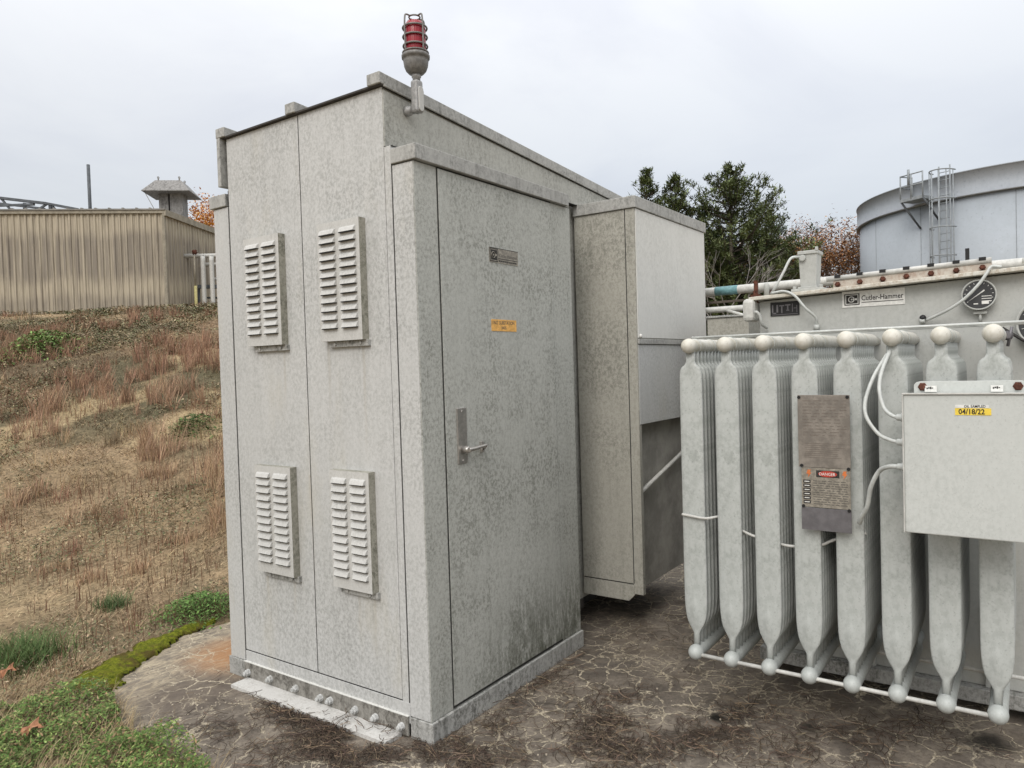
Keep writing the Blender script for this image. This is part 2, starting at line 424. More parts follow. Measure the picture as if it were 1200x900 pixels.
def axis_pts(parts):
    out = []
    for a, b, s in parts: out += list(np.arange(a, b, s))
    return np.array(out)
dd = axis_pts([(-600, -60, 60), (-60, -6, 6), (-6, 2.4, .5), (2.4, 20, .085), (20, 30, .5), (30, 120, 10), (120, 1300, 100)])
rr = axis_pts([(-900, -100, 100), (-100, -16, 8), (-16, -9.5, .4), (-9.5, .4, .09), (.4, 12, .6), (12, 100, 8), (100, 1000, 100)])
D_, R_ = np.meshgrid(dd, rr, indexing='ij')
GP = CC+D_.reshape(-1, 1)*F2+R_.reshape(-1, 1)*R2
GZ = terrain(GP)
def np_mesh(name, V, Fc, cols=None, mat=None, smooth=False, origin=(0, 0, 0), parent=None, per='POINT'):
    me = bpy.data.meshes.new(name); V = np.asarray(V, float)-np.array(origin); Fc = np.asarray(Fc); k = Fc.shape[1]
    me.vertices.add(len(V)); me.vertices.foreach_set('co', V.ravel())
    me.loops.add(Fc.size); me.loops.foreach_set('vertex_index', Fc.ravel().astype(np.int32))
    me.polygons.add(len(Fc)); me.polygons.foreach_set('loop_start', np.arange(0, Fc.size, k, dtype=np.int32))
    me.polygons.foreach_set('loop_total', np.full(len(Fc), k, np.int32))
    if smooth: me.polygons.foreach_set('use_smooth', np.ones(len(Fc), bool))
    me.update(calc_edges=True)
    if cols is not None:
        a = me.color_attributes.new('Col', 'FLOAT_COLOR', 'POINT')
        a.data.foreach_set('color', np.hstack([np.clip(cols, 0, 1), np.ones((len(V), 1))]).ravel())
    me.materials.append(M[mat])
    o = bpy.data.objects.new(name, me); COL.objects.link(o); o.location = origin
    if parent: o.parent = parent; o.location = (0, 0, 0)
    return o
nd, nr = len(dd), len(rr)
ii, jj = np.meshgrid(np.arange(nd-1), np.arange(nr-1), indexing='ij'); b0 = (ii*nr+jj).ravel()
gc = ground_col(GP)[0]*.86
np_mesh('ground', np.column_stack([GP, GZ]), np.column_stack([b0, b0+1, b0+nr+1, b0+nr]), gc, 'soil', smooth=True)['kind'] = 'structure'

# slab with an irregular broken edge
bm = nb(); pts = []
for i in range(len(PAD)):
    a = Vector(PAD[i]); b = Vector(PAD[(i+1) % len(PAD)]); L = (b-a).length; n = max(2, int(L/.035)) if i < 11 else 4
    nrm = Vector((b-a).yx).normalized()
    for k in range(n):
        p = a.lerp(b, k/n); j = (random.random()-.5)*(.03 if i < 11 else 0)
        pts.append((p.x+nrm.x*j, p.y-nrm.y*j, 0))
prism(bm, pts, (0, 0, -.08))
obj('pavement', bm, 'pave')['kind'] = 'structure'

# ------------------------------------------------------------------ vegetation
def blades(pos, h, w, lean, cols, curve=.5, seg=2, zs=1.):
    """tapering bent blades: pos (n,3)"""
    n = len(pos); az = rng.random(n)*2*np.pi
    dx = np.column_stack([np.cos(az), np.sin(az), np.zeros(n)]); side = np.column_stack([-np.sin(az+.6), np.cos(az+.6), np.zeros(n)])
    V = []; ls = lean
    for k in range(seg+1):
        t = k/seg; off = dx*(h*ls*(t**(1+curve)))[:, None]; z = zs*h*t*np.sqrt(np.clip(1-(ls*t)**2*.6, .05, 1))
        c = pos+off; c = c+np.column_stack([np.zeros(n), np.zeros(n), z])
        ww = (w*(1-t)**.6*.5)[:, None]
        if k < seg: V += [c-side*ww, c+side*ww]
        else: V += [c]
    nv = 2*seg+1; V = np.stack(V, 1).reshape(-1, 3); base = np.arange(n)*nv
    F = []
    for k in range(seg-1):
        F += [np.column_stack([base+2*k, base+2*k+1, base+2*k+3]), np.column_stack([base+2*k, base+2*k+3, base+2*k+2])]
    F.append(np.column_stack([base+2*seg-2, base+2*seg-1, base+2*seg]))
    return V, np.vstack(F), np.repeat(cols, nv, 0)
def merge(parts):
    V = []; F = []; Cc = []; o = 0
    for v, f, c in parts: V.append(v); F.append(f+o); Cc.append(c); o += len(v)
    return np.vstack(V), np.vstack(F), np.vstack(Cc)
def scatter(n, d0, d1, r_lo, r_hi, power=1.):
    """spots in the wedge left of the cabinet; denser near"""
    d = d0+(d1-d0)*rng.random(n)**power
    ratio = r_lo+(r_hi-r_lo)*rng.random(n)
    P = CC+d[:, None]*F2+(ratio*d)[:, None]*R2
    return P[pad_dist(P) < -.015]
def hue(c, s=.18):
    n = len(c); k = (1+(rng.random((n, 1))-.5)*2*s); return c*k*(1+(rng.random((n, 3))-.5)*.12)
def leaf_cloud(P3, size, cols, tilt=.9):
    n = len(P3); a = rng.random(n)*6.283; t = (rng.random(n)-.5)*2*tilt; s = size*(.6+.8*rng.random(n))
    u = np.column_stack([np.cos(a), np.sin(a), np.sin(t)*.7]); w = np.column_stack([-np.sin(a)*.6, np.cos(a)*.6, (rng.random(n)-.5)*.9])
    s = s[:, None]; V = np.stack([P3-u*s, P3-w*s*.6+u*s*.1, P3+u*s, P3+w*s*.6+u*s*.1], 1).reshape(-1, 3); b = np.arange(n)*4
    return V, np.column_stack([b, b+1, b+2, b+3]), np.repeat(cols, 4, 0)
MOSS = np.array([(-.62, 1.93), (-.56, 2.04), (-.42, 2.12), (-.26, 2.18), (-.08, 2.26), (.10, 2.28), (.30, 2.29), (.46, 2.25), (.42, 2.17), (.20, 2.175), (.06, 2.10), (-.06, 2.05), (-.14, 1.98), (-.28, 1.90), (-.38, 1.80), (-.47, 1.74), (-.60, 1.82)])
def poly_dist(P, poly):
    global PADN
    sv = PADN; PADN = poly; d = pad_dist(P); PADN = sv; return d
def keep_off(P, m=.0): return (poly_dist(P, MOSS) < m) & (pad_dist(P) < -.015)
def ridge(P):
    """patchiness of the turf: small tussocks with gaps between"""
    return vnoise(P[:, 0]*6, P[:, 1]*6, 17, 3)
parts = []
# short thatch, mostly lying flat
P = scatter(170000, 3.2, 19.5, -1.02, -.16, 1.3); P = P[keep_off(P)]; c, red, oli, san = ground_col(P); t_ = ridge(P); d = (P-CC)@F2
keep = (rng.random(len(P)) > .8*san) & (rng.random(len(P)) < .35+1.3*(t_-.25)); P = P[keep]; c = c[keep]; d = d[keep]; t_ = t_[keep]
h = (.02+.05*rng.random(len(P)))*(.55+.9*t_)*(1+.35*sst(d, 6, 10)); w = (.0020+.0006*d)
mixg = rng.random(len(P)); col = hue(c*1.1, .5)
col = np.where((mixg < .22)[:, None], hue(np.tile([.47, .37, .23], (len(P), 1)), .3), col)
col = np.where((mixg > .74)[:, None], hue(np.tile([.13, .09, .055], (len(P), 1)), .3), col)
parts.append(blades(np.column_stack([P, terrain(P)-.006]), h*1.35, w, .7+.6*rng.random(len(P)), col, zs=.42))
# straw blades lying over in tussocks
P = scatter(60000, 3.2, 15, -1.02, -.16, 1.15); P = P[keep_off(P)]; c, red, oli, san = ground_col(P)
keep = (vnoise(P[:, 0]*2.6, P[:, 1]*2.6, 12, 3) > .53) & (rng.random(len(P)) > .6*san); P = P[keep]; c = c[keep]; d = (P-CC)@F2
col = hue(.45*c+.55*np.array([.38, .27, .165]), .4)
parts.append(blades(np.column_stack([P, terrain(P)-.01]), .06+.11*rng.random(len(P)), .0022+.0006*d, .7+.5*rng.random(len(P)), col, seg=3, zs=.5))
# thin upright dead stems
P = scatter(9000, 3.6, 12, -1.02, -.16, 1.0); P = P[keep_off(P)]; d = (P-CC)@F2
keep = vnoise(P[:, 0]*1.2, P[:, 1]*1.2, 16, 3) > .45; P = P[keep]; d = d[keep]
parts.append(blades(np.column_stack([P, terrain(P)-.01]), .07+.14*rng.random(len(P)), .0022+.0005*d, .05+.25*rng.random(len(P)), hue(np.tile([.16, .085, .055], (len(P), 1)), .4)))
# greenish low weeds on the bank
P = scatter(170000, 3.4, 18.5, -1.02, -.16, .95); P = P[keep_off(P)]
gk = vnoise(P[:, 0]*1.1, P[:, 1]*1.1, 14, 4); keep = (gk > .54-.11*sst((P-CC)@F2, 8, 11)); P = P[keep]; d = (P-CC)@F2
v, f, c = merge(parts); tag(np_mesh('dry_grass', v, f, c, 'blades'), 'short tan dry grass covering the sloping bank', 'grass', kind='stuff')
lc = leaf_cloud(np.column_stack([P, terrain(P)+.01+.05*rng.random(len(P))*(1+.06*d)]), .0045+.0014*d, hue(np.array([[.33, .26, .165], [.09, .075, .045], [.21, .165, .10], [.115, .125, .062], [.10, .12, .055], [.14, .13, .075]])[rng.integers(0, 6, len(P))], .4), 1.2)
tag(np_mesh('low_weeds', *lc, 'leaf'), 'low olive green weeds in patches on the bank', 'weeds', kind='stuff')

# taller red-brown bunch grass
def ray_ground(u, v):
    """spot on the bank that stands at this bearing and height of the picture"""
    dr = FWD*857+RT*(u-600)+UP*(450-v); dr.normalize(); t = 2.
    while t < 60:
        p = C0+dr*t
        if p.z <= terrain(np.array([[p.x, p.y]]))[0]: return p.x, p.y
        t += .06
    return p.x, p.y
parts = []
seeds = [(215, 420, .42, 1.1), (190, 400, .4, .9), (235, 415, .45, .8), (205, 455, .4, .7), (235, 395, .35, .8), (50, 470, .42, .6), (42, 495, .3, .5), (70, 440, .3, .7), (140, 440, .3, .8), (165, 455, .35, .6),
         (188, 510, .42, .35), (180, 525, .3, .3), (250, 540, .35, .5), (258, 600, .3, .4), (262, 560, .4, .4), (12, 405, .4, .9), (30, 400, .35, .6), (75, 400, .3, .7), (175, 362, .35, .9),
         (125, 372, .25, .5), (60, 377, .25, .6), (110, 450, .3, .6), (35, 568, .25, .3), (190, 545, .22, .25), (90, 600, .2, .3), (25, 385, .3, .8), (170, 655, .13, .12), (105, 665, .12, .12), (220, 620, .14, .2), (60, 655, .12, .15)]
for (u, v_, hh, sp) in seeds:
    gx, gy = ray_ground(u, v_+14); n = int(140+250*sp)
    P = np.array([gx, gy])+rng.normal(0, 1, (n, 2))*[sp*.36, sp*.36]; P = P[pad_dist(P) < -.03]; sub = P[rng.integers(0, len(P), max(4, len(P)//26))]; P = sub[rng.integers(0, len(sub), len(P))]+rng.normal(0, .035, P.shape)
    d = (P-CC)@F2; far = np.clip((d.mean()-6)/6, 0, 1)
    cc = np.array([.34, .24, .155])*(1-far)+np.array([.245, .15, .10])*far
    pick = rng.random((len(P), 1)); col = hue(np.where(pick < .35, cc*1.5, cc), .3)
    parts.append(blades(np.column_stack([P, terrain(P)-.02]), hh*(.45+.6*rng.random(len(P))), .0018+.0006*d, .1+.45*rng.random(len(P)), col, seg=3))
for _ in range(190):
    P0 = scatter(1, 6, 18, -1.0, -.2)
    if len(P0) == 0: continue
    n = 60; P = P0+rng.normal(0, .05+.10*random.random(), (n, 2)); P = P[keep_off(P)]; d = (P-CC)@F2
    col = hue(np.tile([[.26, .15, .10], [.38, .28, .17], [.17, .13, .08]][random.randrange(3)], (len(P), 1)), .35)
    parts.append(blades(np.column_stack([P, terrain(P)-.02]), .08+.15*rng.random(len(P)), .0018+.0006*d, .1+.6*rng.random(len(P)), col, seg=3))
v, f, c = merge(parts); tag(np_mesh('bunch_grass', v, f, c, 'blades'), 'tall reddish brown bunch grass scattered on the bank', 'grass', kind='stuff')

# clover-like ground cover at the slab's left corner
P = CC+(2.75+1.35*rng.random(95000))[:, None]*F2+((-1.02+.75*rng.random(95000))*(2.75+1.35*rng.random(95000)))[:, None]*R2
den = vnoise(P[:, 0]*3.2, P[:, 1]*3.2, 20, 4)
# green mat occupies the part of the lawn nearest the slab corner
edge = P[:, 1]+.18*(vnoise(P[:, 0]*3, P[:, 1]*3, 21, 3)-.5)*2
keep = (pad_dist(P) < -.01) & (edge < 1.98) & (poly_dist(P, MOSS) < .01) & (den > .40); P = P[keep]; den = den[keep]
z = np.maximum(terrain(P), -.01)+(.012+.055*rng.random(len(P))**.7)*(.3+1.9*(den-.40)/.3)
base = np.where((rng.random(len(P)) < .22)[:, None], [.22, .28, .09], [.095, .155, .04])
base = np.where((rng.random(len(P)) < .14)[:, None], [.25, .17, .09], base)
lc = leaf_cloud(np.column_stack([P, z]), .0085, hue(base, .35), 1.1)
np_o = np_mesh('clover_ground_cover', lc[0], lc[1], lc[2], 'leaf'); tag(np_o, 'low green clover and weeds at the left corner of the slab', 'ground cover', kind='stuff')
# straw between the clover
P = CC+(2.75+1.35*rng.random(9000))[:, None]*F2+((-1.02+.75*rng.random(9000))*3.5)[:, None]*R2; P = P[(pad_dist(P) < .03) & (P[:, 1] < 2.3) & (poly_dist(P, MOSS) < -.01)][:4200]
cl = blades(np.column_stack([P, np.maximum(terrain(P), -.005)]), .05+.08*rng.random(len(P)), np.full(len(P), .0025), .6+.38*rng.random(len(P)), hue(np.tile([.34, .27, .16], (len(P), 1)), .4), seg=3)
tag(np_mesh('straw', *cl, 'blades'), 'loose straw strewn among the clover beside the slab', 'straw', kind='stuff')

# moss along the slab edge
mp = MOSS; mn = mp.min(0)-.02; mx_ = mp.max(0)+.02
gx, gy = np.meshgrid(np.arange(mn[0], mx_[0], .0125), np.arange(mn[1], mx_[1], .0125), indexing='ij')
G = np.column_stack([gx.ravel(), gy.ravel()]); sv = PADN; PADN = mp; md = pad_dist(G); PADN = sv
md = md+(vnoise(G[:, 0]*14, G[:, 1]*14, 30, 4)-.5)*.13
hz = np.maximum(terrain(G), -.002)*0+np.where(md > 0, .004+.034*np.sqrt(np.clip(md/.07, 0, 1))*(.45+.9*vnoise(G[:, 0]*22, G[:, 1]*22, 31, 3)), -.03)
hz = hz+np.where(md > 0, np.maximum(terrain(G), 0), 0)
a, b = gx.shape; i2, j2 = np.meshgrid(np.arange(a-1), np.arange(b-1), indexing='ij'); q = (i2*b+j2).ravel(); Fm = np.column_stack([q, q+b, q+b+1, q+1])
Fm = Fm[(md[Fm] > -.012).all(1)]
tag(np_mesh('moss', np.column_stack([G, hz]), Fm, None, 'moss', smooth=True), 'bright yellow green moss creeping over the slab edge', 'moss', kind='stuff')

# single plants
def tuft(name, x, y, n, hh, sp, colr, wd, label, cat, leafy=False):
    P = np.array([x, y])+rng.normal(0, 1, (n, 2))*sp; z = np.maximum(terrain(P), -.01); z0 = float(z.mean())
    if leafy:
        hgt = hh*rng.random(n)**.6*np.exp(-((P-[x, y])**2).sum(1)/(2*(sp*1.25)**2))
        lc = leaf_cloud(np.column_stack([P, z+hgt]), wd, hue(np.where((rng.random(n) < .25)[:, None], np.array(colr)*1.7, np.array(colr)), .35), 1.2)
        st = blades(np.column_stack([P[::6], z[::6]-.01]), hgt[::6]+.02, np.full(len(P[::6]), .003), .2+.4*rng.random(len(P[::6])), hue(np.tile([.12, .13, .05], (len(P[::6]), 1)), .2))
        tri = np.vstack([lc[1][:, [0, 1, 2]], lc[1][:, [0, 2, 3]]]); v, f, c = merge([(lc[0], tri, lc[2]), st])
        tag(np_mesh(name, v, f, c, 'leaf', origin=(x, y, z0)), label, cat)
    else:
        st = blades(np.column_stack([P, z-.01]), hh*(.5+.6*rng.random(n)), np.full(n, wd), .3+.6*rng.random(n), hue(np.tile(colr, (n, 1)), .35), seg=4)
        tag(np_mesh(name, *st, 'blades', origin=(x, y, z0)), label, cat)
x, y = ray_ground(235, 722); tuft('weed_clump', x, y, 2600, .14, .14, (.085, .15, .04), .011, 'leafy green weed clump growing at the slab edge beside the cabinet', 'weed', True)
x, y = ray_ground(24, 782); tuft('grass_tuft', x, y, 900, .20, .11, (.10, .15, .055), .0045, 'long bladed green grass tuft left of the moss', 'grass tuft')
x, y = ray_ground(45, 412); tuft('weed_clump', x, y, 1500, .35, .35, (.11, .17, .05), .035, 'small green bush high on the bank below the beige building', 'weed', True)
x, y = ray_ground(132, 716); tuft('grass_tuft', x, y, 350, .12, .05, (.10, .14, .06), .004, 'small green grass tuft in the straw behind the moss', 'grass tuft')
x, y = ray_ground(225, 506); tuft('weed_clump', x, y, 700, .22, .16, (.055, .085, .025), .022, 'dark green weed halfway up the bank near the cabinet', 'weed', True)
def fallen_leaf(u, v, s, label):
    x, y = ray_ground(u, v); z = float(terrain(np.array([[x, y]]))[0])+.075
    bm = nb(); c = bm.verts.new((x, y, z+.012)); outl = []
    for k in range(14):
        a = k/14*6.283; r = s*(1 if k % 2 else .62)*(1.25 if k in (3, 4) else 1)
        outl.append(bm.verts.new((x+math.cos(a)*r, y+math.sin(a)*r, z+.02*math.sin(a*3)+.012*math.cos(a))))
    for k in range(14): bm.faces.new((c, outl[k], outl[(k+1) % 14]))
    tube(bm, [(x, y, z+.012), (x+s*1.3, y+s*.3, z-.01)], .0015, 5)
    tag(obj('fallen_leaf', bm, flat('dead_leaf', (.36, .17, .09), .8, 0, .4, 40), origin=(x, y, z)), label, 'leaf', 'brown fallen leaves')
fallen_leaf(9, 806, .045, 'curled brown fallen leaf under the long grass tuft')
fallen_leaf(37, 878, .05, 'brown fallen leaf lying in the green clover')

# dead pine needles and twigs on the slab
def litter_band(n, cx, cy, sx, sy, rot, L=(.04, .13)):
    p = rng.normal(0, 1, (n, 2))*[sx, sy]; ca, sa = math.cos(rot), math.sin(rot)
    P = np.column_stack([cx+p[:, 0]*ca-p[:, 1]*sa, cy+p[:, 0]*sa+p[:, 1]*ca])
    return P
bands = [(2600, -.16, .55, .34, .07, R(80)), (1500, -.33, .30, .22, .12, R(70)), (1500, -.10, .02, .18, .10, R(60)), (900, .02, -.16, .22, .07, R(10)), (700, -.08, -.28, .15, .10, 0),
         (2200, .38, -.62, .26, .12, R(20)), (1300, .72, -.95, .24, .09, R(-20)), (900, .80, -1.35, .2, .12, R(-40)), (600, .55, -.35, .3, .2, 0), (500, 1.9, -.4, .4, .2, 0),
         (700, -.42, .72, .12, .25, 0), (350, .7, -.07, .35, .02, 0), (500, 1.1, -1.7, .2, .12, 0)]
Ps = np.vstack([litter_band(int(b_[0]*.8), *b_[1:]) for b_ in bands]); Ps = Ps[vnoise(Ps[:, 0]*7, Ps[:, 1]*7, 40, 3)+.25*rng.random(len(Ps)) > .55]
onplate = (Ps[:, 0] > -.11) & (Ps[:, 0] < 0) & (Ps[:, 1] > .15) & (Ps[:, 1] < 1.25)
Ps = Ps[~((Ps[:, 0] > -.0) & (Ps[:, 0] < 1.28) & (Ps[:, 1] > -.005))]; onplate = (Ps[:, 0] > -.11) & (Ps[:, 0] < 0) & (Ps[:, 1] > .15) & (Ps[:, 1] < 1.25)
keep = ~(onplate & ((Ps[:, 1] > .62) | (rng.random(len(Ps)) < .75))); Ps = Ps[keep]; onplate = onplate[keep]
n = len(Ps); az = rng.random(n)*6.283; L = .03+.11*rng.random(n)**1.8; bend = (rng.random(n)-.5)*1.6
V = []; zb = np.where(onplate, .018, 0)+.002+.014*rng.random(n)
for k in range(4):
    t = k/3-.5; a2 = az+bend*t; c = np.column_stack([Ps[:, 0]+np.cos(a2)*L*t, Ps[:, 1]+np.sin(a2)*L*t, zb+.006*rng.random(n)])
    s = np.column_stack([-np.sin(a2), np.cos(a2), .5*np.ones(n)])*(.0007+.0008*rng.random(n))[:, None]
    V += [c-s, c+s]
V = np.stack(V, 1).reshape(-1, 3); b = np.arange(n)*8
Fl = np.vstack([np.column_stack([b+2*k, b+2*k+1, b+2*k+3, b+2*k+2]) for k in range(3)])
cols = hue(np.where((rng.random(n) < .2)[:, None], [.17, .125, .085], [.068, .050, .038]), .45)
tag(np_mesh('pine_needle_litter', V, Fl, np.repeat(cols, 8, 0), 'litter'), 'dead brown pine needles and twigs drifted on the slab', 'litter', kind='stuff')
# a few pale pebbles/grit
P = np.vstack([rng.normal(0, 1, (160, 2))*[.6, .6]+[.5, -.7], rng.normal(0, 1, (150, 2))*[.2, .35]+[-.25, 1.0]])
bm = nb()
for p in P:
    if p[1] > -.01 and 0 < p[0] < 1.3: continue
    s = .002+.004*random.random(); ico = bmesh.ops.create_icosphere(bm, subdivisions=1, radius=s); bmesh.ops.translate(bm, verts=ico['verts'], vec=(p[0], p[1], s*.5))
tag(obj('grit', bm, flat('grit', (.38, .33, .26), .9)), 'pale sandy grit scattered on the slab', 'grit', kind='stuff')

# ------------------------------------------------------------------ equipment cabinet
cab = thing('equipment_cabinet', (0, 0, 0), 'tall weathered grey metal electrical cabinet with louvred vents and a door', 'cabinet')
def roofz(x): return 2.868-.0625*(x+.03)
bm = nb()   # main body
hexa(bm, [(0, .17, .16), (2.62, .17, .16), (2.62, 1.29, .16), (0, 1.29, .16), (0, .17, 2.815), (2.62, .17, 2.65), (2.62, 1.29, 2.65), (0, 1.29, 2.815)])
obj('body', bm, ['upper'], cab)
bm = nb(); box(bm, -.0035, 0, .165, .716, .158, 2.812); box(bm, -.0035, 0, .722, 1.284, .158, 2.812)
obj('end_panel', bm, 'end', cab, .0015)
bm = nb(); box(bm, -.004, 0, .119, 1.288, .062, .152)
obj('kick_panel', bm, 'end', cab, .0015)
bm = nb(); box(bm, .001, .02, .172, 1.286, .165, 2.80); box(bm, .12, 2.5, .35, 1.2, 0.0, .17); box(bm, .3, 1.27, .12, .36, .01, .17)
obj('seam_backing', bm, 'dark', cab)
# corner strip between the end panel and the door enclosure
bm = nb(); box(bm, -.003, .10, .126, .163, .1, 2.556); obj('corner_post', bm, 'end', cab, .001)
for (s0, s1, nm) in ((0., .12, 'near'), (1.30, 1.425, 'far')):
    bm = nb(); box(bm, 0.0, 1.275, s0, s1, .094, 2.47)
    obj('side_enclosure', bm, ['door'] if nm == 'near' else ['end'], cab, .002)
    bm = nb(); box(bm, -.012, 1.235, s0-(.022 if nm == 'near' else -.004), s1+(.0 if nm == 'near' else .022), 2.474, 2.538)
    obj('drip_cap', bm, 'cap', cab, .003)
    bm = nb()
    if nm == 'near': box(bm, -.006, 1.283, -.012, .118, 0, .092)
    else: box(bm, -.006, 1.283, 1.292, 1.437, 0, .092)
    obj('base_skirt', bm, 'base', cab, .003)
bm = nb(); box(bm, 1.237, 1.273, .003, .168, 2.4745, 2.53); obj('corner_trim', bm, 'upper', cab, .001)
# end face plate of near enclosure is paler than its door side
bm = nb(); box(bm, -.0025, 0, .004, .119, .096, 2.468); obj('end_plate', bm, 'end', cab, .001)
# door
bm = nb()
box(bm, .149, 1.070, -.0045, 0, .110, 2.466)
obj('door', bm, 'door', cab, .0015)
bm = nb(); box(bm, .1425, .1485, -.0025, 0, .104, 2.470); box(bm, 1.0705, 1.0735, -.002, 0, .104, 2.470); box(bm, .1425, 1.074, -.0022, 0, .0985, .1085); box(bm, .149, 1.07, -.002, 0, 2.4665, 2.4735)
obj('door_gap', bm, 'seam', cab)
bm = nb(); box(bm, -.0028, 0, .1195, .1225, .096, 2.50); box(bm, -.0012, 0, .7165, .7215, .16, 2.81); box(bm, -.0015, 0, .12, 1.288, .1525, .158); box(bm, -.0015, 0, 1.2885, 1.293, .09, 2.55)
obj('panel_gap', bm, 'seam', cab)
bm = nb(); box(bm, .222, .288, -.011, -.0045, 1.17, 1.42)
for zz in (1.185, 1.405): lathe(bm, [(.005, 0), (.005, .003)], (.255, -.011, zz), (0, -1, 0), 10)
obj('handle_plate', bm, 'steel', cab, .0015)
bm = nb()
lathe(bm, [(.016, 0), (.016, .03), (.012, .034)], (.258, -.011, 1.232), (0, -1, 0), 18)
tube(bm, bez([(.258, -.040, 1.232), (.30, -.042, 1.233), (.36, -.040, 1.237), (.395, -.038, 1.238)], 5), [.012, .011, .010, .010, .0095, .009, .009, .009, .009, .0085, .008, .008, .008, .008, .008, .007], 10)
tube(bm, [(.395, -.038, 1.238), (.398, -.028, 1.232), (.398, -.018, 1.222)], .0075, 8)
obj('lever_handle', bm, 'steel', cab)
bm = nb(); box(bm, .385, .405, -.016, -.0045, 1.205, 1.255); ring(bm, (.395, -.017, 1.22), .009, .003, (0, 1, 0), 14, 6); obj('padlock_hasp', bm, 'steel', cab, .001)
# nameplate on the door
npl = nb(); box(npl, .505, .742, -.0065, -.0045, 2.098, 2.168)
npo = obj('nameplate', npl, 'plate2', cab)
bm = nb(); box(bm, .507, .572, -.0075, -.0065, 2.102, 2.165); box(bm, .576, .740, -.0072, -.0065, 2.118, 2.121); box(bm, .505, .742, -.0072, -.0065, 2.1665, 2.169)
for k in range(9): box(bm, .58+k*.017, .592+k*.017, -.0072, -.0065, 2.105, 2.112)
obj('emblem', bm, 'ink', npo)
bm = nb()
def frame_rect(bm, x0, x1, z0, z1, t, y0, y1):
    box(bm, x0, x1, y0, y1, z0, z0+t); box(bm, x0, x1, y0, y1, z1-t, z1); box(bm, x0, x0+t, y0, y1, z0+t, z1-t); box(bm, x1-t, x1, y0, y1, z0+t, z1-t)
frame_rect(bm, .511, .568, 2.106, 2.161, .003, -.0082, -.0075)
ring(bm, (.535, -.0078, 2.134), .0145, .002, (0, 1, 0), 18, 4); lathe(bm, [(.005, 0), (.005, .0006)], (.536, -.0076, 2.134), (0, -1, 0), 10); lathe(bm, [(.005, 0), (.005, .0006)], (.556, -.0076, 2.134), (0, -1, 0), 10)
obj('emblem_mark', bm, 'plate2', npo)
lettering('lettering', [('Cutler-Hammer', .025, .582, -.0065, 2.128, .92)], 'fadedink', npo, 'door')
tg = nb(); box(tg, .505, .712, -.0062, -.0045, 1.770, 1.826); tgo = obj('orange_label', tg, 'orange', cab)
lettering('lettering', [('UNIT SUBSTATION', .025, .508, -.0063, 1.802, .88), ('0405', .022, .585, -.0063, 1.779, .95)], 'fadedink', tgo, 'door')
# roof
bm = nb(); hexa(bm, [(-.022, .152, roofz(-.03)-.053), (2.65, .152, roofz(2.65)-.053), (2.65, 1.33, roofz(2.65)-.053), (-.022, 1.33, roofz(-.03)-.053), (-.022, .152, roofz(-.03)-.045), (2.65, .152, roofz(2.65)-.045), (2.65, 1.33, roofz(2.65)-.045), (-.022, 1.33, roofz(-.03)-.045)])
roof = obj('roof', bm, 'dark', cab)
for (y0, y1) in ((.148, .225), (.705, .775), (1.262, 1.335)):
    bm = nb(); z0 = -.048
    hexa(bm, [(-.032, y0, roofz(-.03)+z0), (2.66, y0, roofz(2.65)+z0), (2.66, y1, roofz(2.65)+z0), (-.032, y1, roofz(-.03)+z0), (-.032, y0, roofz(-.03)), (2.66, y0, roofz(2.65)), (2.66, y1, roofz(2.65)), (-.032, y1, roofz(-.03))])
    if y0 < .2: hexa(bm, [(-.006, .146, roofz(-.03)-.058), (2.66, .146, roofz(2.65)-.058), (2.66, .155, roofz(2.65)-.058), (-.006, .155, roofz(-.03)-.058), (-.006, .146, roofz(-.03)-.0485), (2.66, .146, roofz(2.65)-.0485), (2.66, .155, roofz(2.65)-.0485), (-.006, .155, roofz(-.03)-.0485)])
    if y0 > 1: box(bm, -.03, .05, 1.305, 1.333, 2.57, roofz(-.03)-.036)
    obj('standing_seam_cap', bm, 'cap', roof, .003)
bm = nb(); hexa(bm, [(-.002, .158, 2.56), (2.62, .158, 2.56), (2.62, .17, 2.56), (-.002, .17, 2.56), (-.002, .158, 2.80), (2.62, .158, 2.64), (2.62, .17, 2.64), (0, .17, 2.80)])
obj('upper_panel', bm, 'upper', cab, .001)
bm = nb(); box(bm, .0, .5, .1225, .157, 2.553, 2.557); obj('ledge_gap', bm, 'seam', cab); bm = nb(); box(bm, 1.2, 1.6, .12, .157, 2.553, 2.557); obj('ledge_gap', bm, 'seam', cab)
